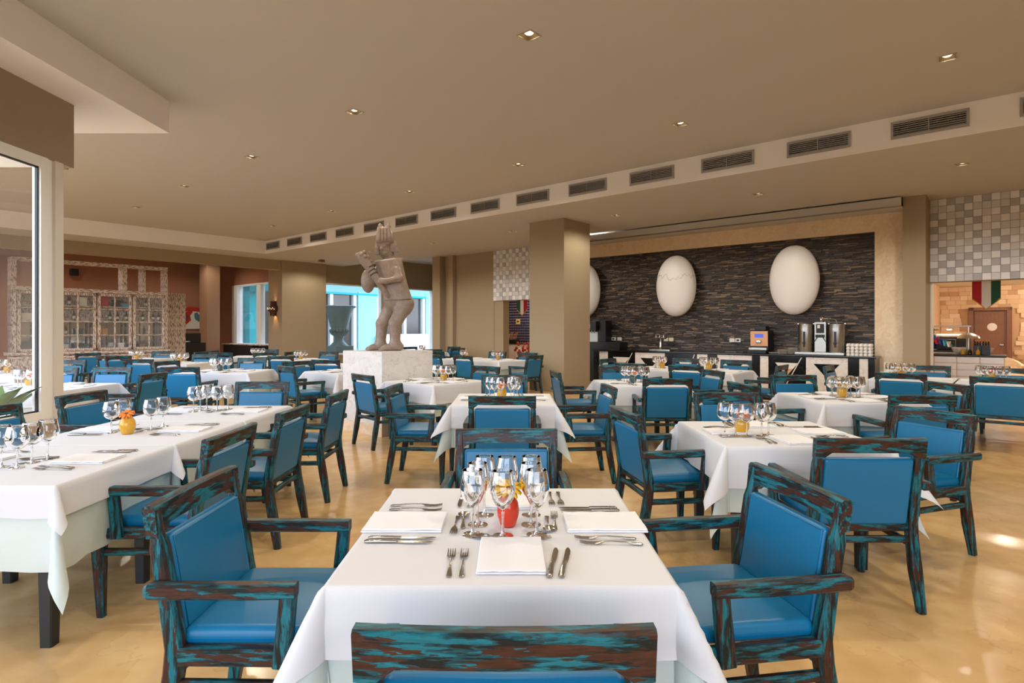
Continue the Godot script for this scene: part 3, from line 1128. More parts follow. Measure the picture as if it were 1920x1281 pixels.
func build_courtyard() -> void:
	var f := slab("wall_courtyard", M.aqua_pale, [
		[-26.9, -26.5, 11.6, 34, 3.3, 6.0], [-26.9, -26.5, 11.6, 34, 0, 0.4],
		[-26.9, -26.45, 18.491, 19.689, 0, 3.4], [-26.9, -26.45, 23.197, 34, 0, 3.4], [-26.9, -26.45, 11.6, 12.6, 0, 3.4]])
	slab("glazing", M.dark_glass, [[-26.75, -26.7, 12.6, 23.197, 0.4, 3.3]], f)
	for p in [16.924, 18.326, 19.795, 21.68, 23.073]:
		slab("window_frame", M.white_wall, [[-26.7, -26.5, p - 0.09, p + 0.09, 0.4, 3.3]], f)
	slab("added_shade_eave", M.aqua_pale, [[-26.9, -24.2, 11.6, 34, 4.7, 4.9]], f)  # out-of-view overhang added to shade the bright facade
	slab("lintel", M.aqua, [[-26.6, -26.44, 12.0, 23.197, 3.24, 3.34]], f)
	var bricks := []
	for j in 10:
		var x: float = 19.689 + (0.15 if j % 2 else 0.0)
		while x < 23.197:
			bricks.append(Transform3D(Basis.from_scale(Vector3(0.2, 0.085, 0.29)), Vector3(-26.3, 0.2 + 0.1 * j, -x)))
			x += 0.3
	var k := slab("wall_brick", M.ground, [[-26.36, -26.24, 19.689, 23.197, 0, 1.18]])
	scatter("brick_courses", BoxMesh.new(), M.brick_white, bricks, [], k)
	# turquoise pier and garden wall seen past the console
	slab("wall_turquoise", M.aqua, [[-26.965, -25.887, 12.4, 12.9, 0, 4.2], [-26.965, -21.2, 12.4, 12.9, 3.12, 4.2]])
	var f2 := slab("wall_garden", M.aqua_pale, [[-40, -27, 17.0, 17.3, 2.6, 4.4], [-40, -27, 17.0, 17.3, 0, 0.6]])
	slab("glazing", M.dark_glass, [[-40, -27, 17.2, 17.25, 0.6, 2.6]], f2)
	slab("window_frame", M.white_wall, [[-33.9, -33.5, 17.0, 17.2, 0, 2.6], [-31.6, -31.3, 17.0, 17.2, 0, 2.6]], f2)


# ---------- the statue ----------
func sp(cx: float, cy: float, z: float) -> Vector3:
	return Vector3((cx - 330.0) / 650.0, (1235.0 - cy) / 650.0, z)


# one continuous skin round tapered bones: [from, radius, to, radius]
func skin(bones: Array, cell: float, k: float) -> MB:
	var lo := Vector3.ONE * 1e9
	var hi := -lo
	for b in bones:
		for e in [[b[0], b[1]], [b[2], b[3]]]:
			lo = lo.min(e[0] - Vector3.ONE * (e[1] + 2 * k))
			hi = hi.max(e[0] + Vector3.ONE * (e[1] + 2 * k))
	var nx := int((hi.x - lo.x) / cell) + 2
	var ny := int((hi.y - lo.y) / cell) + 2
	var nz := int((hi.z - lo.z) / cell) + 2
	var f := PackedFloat32Array()
	f.resize(nx * ny * nz)
	f.fill(1.0)
	for b in bones:
		var p0: Vector3 = b[0]
		var d: Vector3 = b[2] - p0
		var l2 := maxf(d.length_squared(), 1e-9)
		var r0: float = b[1]
		var r1: float = b[3]
		var m := maxf(r0, r1) + 2.0 * k
		var q0 := ((p0.min(b[2]) - Vector3.ONE * m - lo) / cell).floor().clamp(Vector3.ZERO, Vector3(nx - 1, ny - 1, nz - 1))
		var q1 := ((p0.max(b[2]) + Vector3.ONE * m - lo) / cell).ceil().clamp(Vector3.ZERO, Vector3(nx - 1, ny - 1, nz - 1))
		for z in range(int(q0.z), int(q1.z) + 1):
			for y in range(int(q0.y), int(q1.y) + 1):
				var row := (z * ny + y) * nx
				for x in range(int(q0.x), int(q1.x) + 1):
					var q := Vector3(x, y, z) * cell + lo - p0
					var t := clampf(q.dot(d) / l2, 0.0, 1.0)
					var s := (q - d * t).length() - lerpf(r0, r1, t)
					var o := f[row + x]
					var h := maxf(k - absf(s - o), 0.0) / k
					f[row + x] = minf(s, o) - h * h * k * 0.25
	var id := {}
	var p := PackedVector3Array()
	var tris := PackedInt32Array()
	var off := [0, 1, nx, nx + 1, nx * ny, nx * ny + 1, nx * ny + nx, nx * ny + nx + 1]
	for z in nz - 1:
		for y in ny - 1:
			var row := (z * ny + y) * nx
			for x in nx - 1:
				var i := row + x
				if f[i] > 2.0 * cell and f[i] > 0.9:
					continue
				var neg := 0
				for o in off:
					if f[i + o] < 0.0:
						neg += 1
				if neg == 0 or neg == 8:
					continue
				var c := Vector3.ZERO
				var m := 0
				for e in [[0, 1], [2, 3], [4, 5], [6, 7], [0, 2], [1, 3], [4, 6], [5, 7], [0, 4], [1, 5], [2, 6], [3, 7]]:
					var g0 := f[i + off[e[0]]]
					var g1 := f[i + off[e[1]]]
					if (g0 < 0.0) != (g1 < 0.0):
						var t := g0 / (g0 - g1)
						var v0 := Vector3(e[0] & 1, (e[0] >> 1) & 1, e[0] >> 2)
						var v1 := Vector3(e[1] & 1, (e[1] >> 1) & 1, e[1] >> 2)
						c += v0.lerp(v1, t)
						m += 1
				id[i] = p.size()
				p.append(lo + (Vector3(x, y, z) + c / m) * cell)
	for i in id:
		for ax in [[1, nx, nx * ny], [nx, nx * ny, 1], [nx * ny, 1, nx]]:
			var a: int = ax[0]
			if i + a >= f.size() or (f[i] < 0.0) == (f[i + a] < 0.0):
				continue
			var q := [i, i - ax[1], i - ax[1] - ax[2], i - ax[2]]
			if id.has(q[1]) and id.has(q[2]) and id.has(q[3]):
				var w := [id[q[0]], id[q[1]], id[q[2]], id[q[3]]]
				if f[i] < 0.0:
					tris.append_array([w[0], w[1], w[2], w[0], w[2], w[3]])
				else:
					tris.append_array([w[0], w[2], w[1], w[0], w[3], w[2]])
	var mb := MB.new()
	mb.solid(p, tris, true)
	return mb


func ring(cx: float, cy: float, z: float, hw: float, hd: float, tilt := 0.0) -> PackedVector3Array:
	var r := PackedVector3Array()
	for j in 20:
		var t := TAU * j / 20
		var c := cos(t)
		var s := sin(t)
		var u := signf(c) * pow(absf(c), 0.6)
		r.append(sp(cx, cy, z) + Vector3(u * hw, u * tilt, signf(s) * pow(absf(s), 0.6) * hd))
	return r


func build_statue() -> void:
	var at := Vector3(-1.722, 1.13, -8.42)
	var t := thing("statue", at, 0.12)
	var bones := [
		# nearer leg and foot
		[sp(455, 820, 0.06), 0.115, sp(372, 985, 0.1), 0.088], [sp(372, 985, 0.1), 0.086, sp(372, 1165, 0.09), 0.07],
		[sp(372, 1165, 0.09), 0.072, sp(415, 1196, 0.08), 0.056], [sp(395, 1195, 0.085), 0.06, sp(300, 1205, 0.11), 0.046], [sp(300, 1205, 0.11), 0.045, sp(262, 1214, 0.12), 0.036],
		# farther leg and foot
		[sp(345, 810, -0.06), 0.11, sp(245, 985, -0.07), 0.085], [sp(245, 985, -0.07), 0.083, sp(232, 1165, -0.07), 0.07],
		[sp(232, 1165, -0.07), 0.07, sp(262, 1196, -0.07), 0.055], [sp(250, 1195, -0.07), 0.058, sp(165, 1206, -0.05), 0.044], [sp(165, 1206, -0.05), 0.042, sp(128, 1215, -0.045), 0.034],
		# hips and trunk
		[sp(350, 775, 0.0), 0.135, sp(448, 800, 0.0), 0.14], [sp(455, 850, -0.01), 0.1, sp(468, 805, 0), 0.11], [sp(395, 720, 0), 0.15, sp(330, 470, 0), 0.15],
		# neck and head
		[sp(310, 420, 0), 0.07, sp(304, 350, 0), 0.075], [sp(296, 335, 0.0), 0.094, sp(286, 255, 0.0), 0.09], [sp(268, 345, 0.05), 0.05, sp(290, 345, 0.05), 0.05],
		# brow, nose, lips, eyes
		[sp(228, 260, 0.066), 0.026, sp(312, 254, 0.1), 0.026], [sp(258, 266, 0.092), 0.02, sp(250, 306, 0.118), 0.03], [sp(244, 330, 0.09), 0.017, sp(286, 328, 0.1), 0.017], [sp(246, 346, 0.086), 0.016, sp(282, 345, 0.096), 0.016],
		[sp(240, 282, 0.07), 0.014, sp(242, 282, 0.07), 0.014], [sp(290, 280, 0.088), 0.014, sp(292, 280, 0.088), 0.014],
		# near arm, hand closed on the club
		[sp(392, 500, 0.13), 0.062, sp(412, 575, 0.19), 0.055], [sp(412, 575, 0.19), 0.052, sp(300, 605, 0.22), 0.04], [sp(290, 606, 0.22), 0.04, sp(262, 606, 0.22), 0.034],
		# far arm towards the shield
		[sp(220, 470, -0.1), 0.06, sp(150, 560, -0.08), 0.05], [sp(150, 560, -0.08), 0.05, sp(135, 650, -0.04), 0.045],
	]
	for k in 5:
		bones.append([sp(266 + k * 9, 1211 - k, 0.085 + 0.0175 * k), 0.014, sp(228 + k * 8, 1221, 0.09 + 0.0175 * k), 0.0125 - 0.0008 * k])
		bones.append([sp(132 + k * 9, 1213 - k, -0.075 + 0.0165 * k), 0.014, sp(98 + k * 8, 1222, -0.07 + 0.0165 * k), 0.0125 - 0.0008 * k])
	for k in 4:
		bones.append([sp(266 - 2 * k, 592 + 9 * k, 0.235), 0.0135, sp(240, 590 + 9 * k, 0.222), 0.0125])
		bones.append([sp(240, 590 + 9 * k, 0.222), 0.0125, sp(236, 594 + 9 * k, 0.195), 0.011])
	bones.append([sp(272, 586, 0.21), 0.014, sp(248, 570, 0.2), 0.012])
	put("body", skin(bones, 0.0145, 0.03), M.statue, t)
	var tu := MB.new()
	tu.loft([ring(396, 768, 0, 0.197, 0.165, 0.012), ring(392, 755, 0, 0.2, 0.168, 0.012), ring(370, 670, 0, 0.192, 0.162, 0.006), ring(345, 560, 0, 0.186, 0.158), ring(325, 470, 0, 0.186, 0.152), ring(312, 418, 0, 0.19, 0.142, 0.02), ring(309, 398, 0, 0.197, 0.132, 0.028), ring(308, 392, 0, 0.16, 0.1, 0.02)], true)
	put("tunic", tu, M.statue, t)
	var he := MB.new()
	he.loft([ring(280, 250, -0.015, 0.126, 0.115), ring(280, 226, 0.012, 0.13, 0.135), ring(275, 160, 0, 0.116, 0.115), ring(270, 110, 0, 0.098, 0.095), ring(269, 100, 0, 0.08, 0.08)], true)
	for q in [[233, 62], [309, 50]]:
		he.tube([sp(q[0] + (8 if q[0] < 270 else -6), 125, 0.02), sp(q[0], 90, 0.02), sp(q[0], 72, 0.02), sp(q[0], q[1], 0.02)], [0.042, 0.036, 0.026, 0.006], 12)
	put("helmet", he, M.statue, t)
	var groove := MB.new()
	for x in [240.0, 268.0, 300.0]:
		groove.tube([sp(x + 3, 228, 0.147), sp(x, 160, 0.117), sp(x - 1, 118, 0.099)], [0.003], 5)
	put("seam", groove, M.statue_band, t)
	for q in [[212, 245, 214, 352, 0.0], [346, 228, 366, 325, 0.05]]:
		var fl := MB.new()
		fl.bar([[sp(q[0], q[1], 0.0), 0.055 + q[4] * 0.5, 0.15], [sp((q[0] + q[2]) / 2.0 + (4 if q[0] > 300 else -4), (q[1] + q[3]) / 2.0, 0.01), 0.06 + q[4] * 0.8, 0.16], [sp(q[2], q[3], 0.01), 0.06 + q[4], 0.14]], Vector3.BACK, 0.006)
		put("ear_flap", fl, M.statue, t)
	var cl := MB.new()
	cl.tube([sp(312, 748, 0.17), sp(285, 700, 0.18), sp(230, 610, 0.19), sp(165, 505, 0.19), sp(120, 440, 0.18), sp(96, 400, 0.18), sp(75, 362, 0.17), sp(66, 345, 0.17)], [0.02, 0.038, 0.048, 0.056, 0.066, 0.082, 0.08, 0.05], 14)
	for k in 14:
		var q := rng.randf()
		var an := k * 2.4
		cl.ball(sp(112, 425, 0.18).lerp(sp(72, 352, 0.17), q * 0.85) + Vector3(cos(an) * 0.068, sin(an) * 0.03, sin(an) * 0.065), Vector3.ONE * rng.randf_range(0.026, 0.036), 9, 6)
	var club := put("club", cl, M.statue, t)
	for q in [0.12, 0.42, 0.72]:
		var bd := MB.new()
		var c := sp(145, 472, 0.187).lerp(sp(205, 566, 0.19), q)
		var dir := (sp(205, 566, 0.19) - sp(145, 472, 0.187)).normalized()
		bd.tube([c - dir * 0.011, c + dir * 0.011], [0.058], 16)
		put("band", bd, M.statue_band, club)
	var sh := MB.new()
	sh.ball(sp(122, 592, -0.02), Vector3(0.1, 0.17, 0.055), 18, 12)
	put("shield", sh, M.statue, t)
	tag(t, "tall grey stone warrior statue in a horned helmet holding a club", "statue")
	var p := thing("plinth", Vector3(0, 0, 0), 0)
	p.transform = Transform3D(room_basis(), Vector3(-1.728, 0, -7.86) + (RB - RX) * 0.45)
	var m := MB.new()
	m.rbox(Vector3(0, 0.64, 0), Vector3(0.9, 0.98, 0.9), 0.006)
	put("body", m, M.marble, p)
	var ba := MB.new()
	ba.box(Vector3(0, 0.075, 0), Vector3(0.91, 0.15, 0.91))
	put("base", ba, M.cream_stone, p)
	tag(p, "square white marble plinth carrying the stone warrior statue", "plinth")


const ORD := ["first", "second", "third", "fourth", "fifth", "sixth", "seventh", "eighth", "ninth", "tenth", "eleventh", "twelfth", "thirteenth", "fourteenth", "fifteenth", "sixteenth"]


# lamp places on the main or on the lowered ceiling
func lamp_spots(main: bool) -> Array:
	var out := []
	if main:
		for r in 3:
			for k in range(-3, 9):
				var p := Vector3(0.17, HC, -5.9) + Vector3(2.23, 0, -2.55) * (r - 1) + Vector3(-2.29, 0, -2.07) * k
				var a := p.dot(RX)
				if p.dot(RB) > 9.3 or a < -18.6 or a > 5.5 or (p.x < -4.2 and p.z > -7.9) or p.z > 2.8 or p.x > 9 or p.z < -19:
					continue
				out.append(p)
	else:
		for q in [Vector2(6.861, -9.023), Vector2(4.574, -11.013), Vector2(2.296, -13.071), Vector2(0.027, -15.202), Vector2(-2.287, -17.267), Vector2(-4.509, -19.029)]:
			out.append(Vector3(q.x, LC, q.y))
		out.append(room(2.6, LC, 11.8))
	return out


func build_lights() -> void:
	var n := 0
	for p in lamp_spots(true):
		var row := int(round((p - Vector3(0.17, HC, -5.9)).dot(RB) / 3.39)) + 1
		make_downlight(LAMP_POWER, p, "%s square downlight, row %s" % [ORD[int(round((p - Vector3(0.17, HC, -5.9)).dot(-RX) / 3.09)) + 3], ["over the front tables", "in the middle of the ceiling", "beside the air vents"][row]])
	for p in lamp_spots(false):
		make_downlight(LAMP_POWER * 0.9, p, "%s square downlight along the lowered ceiling before the counter" % ORD[n])
		n += 1
	make_downlight(LAMP_POWER * 0.9, Vector3(-6.867, LC - 0.09, -21.35), "square downlight before the sconce column")
	for k in 4:  # unseen lamps added to brighten the brown wall of the bar
		make_downlight(LAMP_POWER, room(-23.4, 4.31, -3.5 + 4.2 * k), "%s added square downlight brightening the bar, unseen behind the header" % ORD[k])


func build_vents() -> void:
	for k in 15:
		var a := 0.45 - 1.35 * k
		var t := thing("air_vent", room(a, 4.165, 9.615), room_yaw())
		var f := MB.new()
		for q in [[0.0, 0.1, 0.86, 0.035], [0.0, -0.1, 0.86, 0.035], [-0.415, 0.0, 0.03, 0.165], [0.415, 0.0, 0.03, 0.165], [0.0, 0.0, 0.012, 0.165]]:
			f.box(Vector3(q[0], q[1], 0.004), Vector3(q[2], q[3], 0.028))
		put("frame", f, M.vent_frame, t)
		var d := MB.new()
		for q in [[0.0, 0.089, 0.82, 0.002], [0.0, -0.089, 0.82, 0.002], [-0.409, 0.0, 0.002, 0.176], [0.409, 0.0, 0.002, 0.176]]:
			d.box(Vector3(q[0], q[1], -0.19), Vector3(q[2], q[3], 0.36))
		d.box(Vector3(0, 0, -0.37), Vector3(0.82, 0.18, 0.002))
		put("duct", d, M.vent_frame, t)
		for j in 6:
			var s := MB.new()
			s.box(Vector3(0, -0.07 + 0.028 * j, 0.004), Vector3(0.8, 0.009, 0.014), Basis(Vector3.RIGHT, 0.5))
			put("slat", s, M.vent_slat, t)
		if k < 8:
			var g := MB.new()
			for j in 27:
				g.box(Vector3(-0.39 + 0.03 * j, 0, 0.0), Vector3(0.003, 0.165, 0.008))
			put("grid", g, M.vent_slat, t).set_meta("kind", "stuff")
		tag(t, "%s grey air vent of the white soffit, counted from the door end" % ORD[k], "vent", "air vents in the soffit")


func build_dining() -> void:
	var chairs := [make_chair(0), make_chair(1), make_chair(2)]
	var fresh := [true, true, true]
	var g := 40.5   # the far tables stand square to the counter wall
	# [name in labels, x, z, turn in degrees, width, depth, overlay drop, dressing]
	var tables := {
		"front": ["front table with the red vase", -0.03, -2.05, 0.0, 0.92, 0.95, 0.2],
		"row1": ["near table of the patio window row", -2.47, -3.02, 0.0, 0.95, 0.875, 0.15],
		"row2": ["middle table of the patio window row", -2.47, -3.93, 0.0, 0.95, 0.875, 0.15],
		"row3": ["end table of the patio window row", -2.47, -4.84, 0.0, 0.95, 0.875, 0.15],
		"second": ["table behind the front table", -0.08, -5.80, 0.0, 0.93, 0.93, 0.22],
		"corner": ["table beside the square column", 1.62, -7.58, -5.0, 0.93, 0.93, 0.24],
		"yellow": ["table with the round yellow vase", 1.72, -3.91, 0.0, 0.94, 0.93, 0.25],
		"urns": ["table facing the water boilers", 3.35, -5.92, 0.0, 0.93, 0.93, 0.22],
		"coffee": ["table facing the coffee machine", 3.32, -9.75, g, 0.93, 0.93, 0.2],
		"tap": ["table facing the beer tap", 2.597, -10.367, g, 0.93, 0.93, 0.2],
		"pilaster": ["table facing the stone pilaster", 5.57, -8.2, g, 0.93, 0.93, 0.2],
		"door": ["table facing the kitchen door", 6.293, -7.583, g, 0.93, 0.93, 0.2],
		"plinth": ["table pushed against the plinth", -1.0, -7.82, g, 0.93, 0.93, 0.24],
		"panel": ["table facing the small tiled panel", -0.33, -13.15, g, 0.93, 0.93, 0.18],
		"plain": ["table facing the plain wall", -1.053, -13.767, g, 0.93, 0.93, 0.18],
		"aside": ["table on the patio side of the plinth", -2.70, -9.68, g, 0.93, 0.93, 0.24],
		"behind": ["table half hidden behind the plinth", -2.95, -11.75, g, 0.93, 0.93, 0.2],
		"pot": ["table with the dark flower pot", -4.66, -9.65, 0.0, 1.12, 0.98, 0.2],
		"glazing": ["table at the patio glass corner", -5.48, -7.05, 0.0, 0.95, 0.93, 0.2],
		"patio": ["table behind the patio glass", -6.46, -7.05, 0.0, 0.95, 0.93, 0.2],
		"outer": ["table farther behind the patio glass", -8.0, -9.4, 0.0, 0.95, 0.93, 0.2],
		"cabinet": ["table before the cabinet doors", -6.8, -11.95, 0.0, 0.95, 0.95, 0.2],
		"cabinet2": ["table close by the glass cabinet", -8.6, -13.6, 0.0, 0.95, 0.95, 0.2],
		"console": ["table before the dark console", -6.53, -15.0, 0.0, 0.95, 0.95, 0.2],
		"sconce": ["table before the sconce column", -4.85, -13.45, g, 0.93, 0.93, 0.2],
		"window": ["table under the courtyard window", -2.6, -17.6, g, 0.93, 0.93, 0.2],
	}
	var cloths := {}
	var first := {}
	for k in tables:
		var q: Array = tables[k]
		var yaw := deg_to_rad(-q[3]) if absf(q[3]) < 30 else deg_to_rad(q[3])
		if absf(q[3]) > 30:
			yaw = room_yaw()
		var at := Vector3(q[1], 0, q[2])
		var size := "%.2f %.2f" % [q[4], q[5]]
		var t: Node3D
		if first.has(size):
			t = dup(first[size], at, yaw)
		else:
			t = make_table(q[4], q[5])
			first[size] = t
			t.position = at
			t.rotation.y = yaw
		tag(t, "dark wooden %s, hidden under its cloth" % q[0] if not "under" in q[0] else "dark wooden " + q[0], "table", "clothed dining tables")
		var v: int = used["dining_table"] % 2
		var sd: Array = {"row1": [1, 1, 0, 1], "row2": [1, 1, 0, 1], "coffee": [0, 1, 1, 1], "tap": [1, 0, 1, 1], "pilaster": [1, 0, 1, 1], "door": [0, 1, 1, 1], "panel": [0, 1, 1, 1], "plain": [1, 0, 1, 1], "glazing": [0, 1, 1, 1], "patio": [1, 0, 1, 1]}.get(k, [1, 1, 1, 1])
		var key := "%s %.2f %d %s %s" % [size, q[6], v, sd, k == "front"]
		if not cloths.has(key):
			cloths[key] = [make_cloth(q[4], q[5], 0.7462, 0.39, 0.0, 0.40, -0.06, 3 + 7 * v, sd), make_cloth(q[4], q[5], 0.75, q[6], 0.007, 0.5 if k == "front" else 0.66, 0.04, 3 + 7 * v, sd)]
		var u := put("undercloth", cloths[key][0], M.under, null, at, Basis(Vector3.UP, yaw))
		tag(u, "pale undercloth below the overlay of the %s" % q[0], "tablecloth", "pale undercloths")
		var o := put("tablecloth", cloths[key][1], M.cloth, null, at + Vector3(0, 0.001, 0), Basis(Vector3.UP, yaw))
		tag(o, "white cotton overlay cloth on the %s" % q[0], "tablecloth", "white table overlays")
		q.append(yaw)
	# every armchair: [centre of its top rail x, z, facing in degrees (0 away from the camera, 90 to the counter side), table, side]
	var seats := [
		[-0.014, -1.09, 0, "front", "camera side"], [-1.12, -2.10, 90, "front", "patio side"], [1.03, -2.16, 262, "front", "counter side"], [-0.03, -3.24, 180, "front", "far side"],
		[-1.54, -3.21, 270, "row1", "aisle side"], [-1.54, -4.12, 270, "row2", "aisle side"], [-1.535, -5.15, 270, "row3", "aisle side"],
		[-3.70, -5.10, 92, "row3", "patio side"], [-3.68, -4.15, 90, "row2", "patio side"], [-3.72, -3.15, 90, "row1", "patio side"], [-2.6, -6.17, 180, "row3", "far side"],
		[-0.08, -4.87, 0, "second", "camera side"], [-1.13, -5.75, 94, "second", "patio side"], [0.92, -5.75, 266, "second", "counter side"], [-0.09, -7.1, 180, "second", "far side"],
		[1.74, -6.64, 2, "corner", "camera side"], [0.585, -7.74, 82, "corner", "column side"], [2.68, -7.9, 260, "corner", "counter side"], [1.58, -8.9, 180, "corner", "far side"],
		[1.80, -2.995, 0, "yellow", "camera side"], [0.785, -4.03, 81, "yellow", "patio side"], [2.83, -4.0, 252, "yellow", "counter side"], [1.85, -5.13, 180, "yellow", "far side"],
		[3.42, -4.95, 0, "urns", "camera side"], [2.36, -6.0, 80, "urns", "patio side"], [4.43, -6.03, 268, "urns", "door side"], [3.37, -7.1, 180, "urns", "far side"],
		[2.70, -9.03, g, "coffee", "camera side"], [4.04, -9.13, g + 270, "coffee", "door side"], [3.94, -10.5, g + 180, "coffee", "counter side"],
		[1.98, -9.63, g, "tap", "camera side"], [3.22, -11.09, g + 180, "tap", "counter side"], [1.88, -10.98, g + 90, "tap", "column side"],
		[4.99, -7.56, g, "pilaster", "camera side"], [4.85, -8.82, g + 90, "pilaster", "column side"], [6.12, -8.75, g + 180, "pilaster", "counter side"],
		[5.62, -6.82, g, "door", "camera side"], [6.85, -8.2, g + 180, "door", "counter side"],
		[-1.80, -7.20, 50, "plinth", "patio side"], [-0.39, -8.8, g + 180, "plinth", "far side"],
		[-0.95, -12.43, g, "panel", "camera side"], [0.39, -12.53, g + 270, "panel", "column side"], [0.29, -13.87, g + 180, "panel", "kitchen side"],
		[-1.66, -13.03, g, "plain", "camera side"], [-0.42, -14.5, g + 180, "plain", "kitchen side"], [-1.76, -14.37, g + 90, "plain", "window side"],
		[-3.36, -8.8, 45, "aside", "camera side"], [-3.70, -10.2, g + 90, "aside", "cabinet side"],
		[-3.30, -11.0, 12, "behind", "camera side"],
		[-4.82, -8.62, 0, "pot", "camera side"], [-5.0, -11.4, 180, "pot", "far side"], [-5.98, -10.25, 104, "pot", "cabinet side"],
		[-4.50, -7.4, 270, "glazing", "aisle side"], [-5.8, -8.6, 180, "glazing", "far side"],
		[-6.5, -8.5, 180, "patio", "far side"], [-7.55, -7.1, 90, "patio", "outer side"],
		[-7.9, -10.6, 180, "outer", "far side"], [-9.2, -9.3, 95, "outer", "outer side"],
		[-6.87, -11.0, 0, "cabinet", "camera side"], [-6.76, -12.95, 180, "cabinet", "far side"], [-8.05, -12.1, 110, "cabinet", "cabinet side"],
		[-8.43, -12.4, 0, "cabinet2", "camera side"], [-8.72, -14.8, 180, "cabinet2", "far side"], [-9.85, -13.75, 115, "cabinet2", "cabinet side"], [-7.55, -14.4, 275, "cabinet2", "column side"],
		[-6.85, -14.0, 0, "console", "camera side"], [-6.66, -16.2, 180, "console", "far side"], [-5.7, -14.7, 290, "console", "column side"], [-7.75, -15.3, 95, "console", "cabinet side"],
		[-4.78, -12.35, 5, "sconce", "camera side"], [-4.55, -14.5, 200, "sconce", "far side"], [-5.85, -14.0, 130, "sconce", "cabinet side"],
		[-1.85, -18.9, g + 180, "window", "window side"], [-2.2, -16.5, 0, "window", "camera side"], [-3.6, -17.2, g, "window", "patio side"], [-3.2, -18.6, g + 90, "window", "cabinet side"], [-1.6, -17.2, g + 270, "window", "column side"],
	]
	for i in seats.size():
		var s: Array = seats[i]
		var yaw := -deg_to_rad(s[2])
		var at := Vector3(s[0], 0, s[1]) - Basis(Vector3.UP, yaw) * Vector3(0, 0, 0.292)
		if s[3] != "front":
			# drawn back until the armrests and front legs clear the hanging cloth
			var q: Array = tables[s[3]]
			var inv := Transform3D(Basis(Vector3.UP, q[7]), Vector3(q[1], 0, q[2])).affine_inverse()
			for step in (1 if s[3] in ["row1", "row2", "row3", "second", "corner", "yellow", "urns", "plinth", "aside", "pot", "glazing"] else 16):
				var hit := false
				for e in [Vector3(-0.31, 0, -0.265), Vector3(0.31, 0, -0.265), Vector3(0, 0, -0.265), Vector3(-0.15, 0, -0.265), Vector3(0.15, 0, -0.265)]:
					var l: Vector3 = inv * (at + Basis(Vector3.UP, yaw) * e)
					if absf(l.x) < q[4] / 2 + 0.035 and absf(l.z) < q[5] / 2 + 0.035:
						hit = true
				if not hit:
					break
				at += Basis(Vector3.UP, yaw) * Vector3(0, 0, 0.02)
		var k := i % 3
		var c: Node3D = chairs[k]
		if fresh[k]:
			fresh[k] = false
			c.position = at
			c.rotation.y = yaw
		else:
			c = dup(c, at, yaw)
		tag(c, "worn blue armchair, %s of the %s" % [s[4], tables[s[3]][0]], "chair", "blue armchairs round the tables")
	build_settings(tables)


var glass_kinds := []
var cut := {}
var napkins := []
var fresh_proto := {}


func place(root: Node3D, at: Vector3, yaw: float) -> Node3D:
	if not fresh_proto.has(root):
		fresh_proto[root] = true
		root.position = at
		root.rotation.y = yaw
		return root
	return dup(root, at, yaw)


func glass_at(kind: int, x: float, z: float, label: String) -> void:
	tag(place(glass_kinds[kind], Vector3(x, 0.7515, z), rng.randf() * 6.0), label, "wine glass", "wine glasses set on the tables")


func cutlery(kind: String, x: float, z: float, yaw: float, label: String, y := 0.7515) -> void:
	tag(place(cut[kind], Vector3(x, y, z), yaw), label, kind, "cutlery on the tables")


func napkin_at(x: float, z: float, yaw: float, label: String) -> void:
	var o := put("napkin", napkins[used.get("napkin", 0) % 2], M.napkin, null, Vector3(x, 0.7515, z), Basis(Vector3.UP, yaw))
	tag(o, label, "napkin", "folded napkins on the tables")


var vases := {}


func vase_at(kind: String, flower: String, x: float, z: float, where: String, yaw := 0.0) -> void:
	var pot := "vase " + kind
	if not vases.has(pot):
		vases[pot] = make_vase(M[kind + "_glaze"], 1.0 if kind == "red" else 1.25)
	tag(place(vases[pot], Vector3(x, 0.7515, z), 0), "small glazed %s vase on the %s" % [kind if kind != "green" else "dark green", where], "vase", "bud vases on the tables")
	if not vases.has(flower):
		vases[flower] = make_flower(M["petal_" + flower.get_slice(" ", 0)], not "far" in flower)
	tag(place(vases[flower], Vector3(x, 0.7515, z), yaw), "%s gerbera flower in the vase on the %s" % [flower.get_slice(" ", 0), where], "flower", "gerberas in the vases")


# one cover: napkin, two forks and two knives, laid from the side that the diner sits on
func cover(c: Vector3, yaw: float, reach: float, where: String, who: String, full: bool) -> void:
	var b := Basis(Vector3.UP, yaw)
	var n := c + b * Vector3(0, 0, reach)
	napkin_at(n.x, n.z, yaw + 0.03, "folded napkin, %s cover, %s" % [who, where])
	if not full:
		return
	for k in 2:
		var f := c + b * Vector3(-0.155 - 0.032 * k, 0, reach)
		cutlery("fork", f.x, f.z, yaw + 0.05, "%s fork, %s cover, %s" % [["inner", "outer"][k], who, where])
		var q := c + b * Vector3(0.152 + 0.034 * k, 0, reach)
		cutlery("knife", q.x, q.z, yaw - 0.04, "%s knife, %s cover, %s" % [["inner", "outer"][k], who, where])


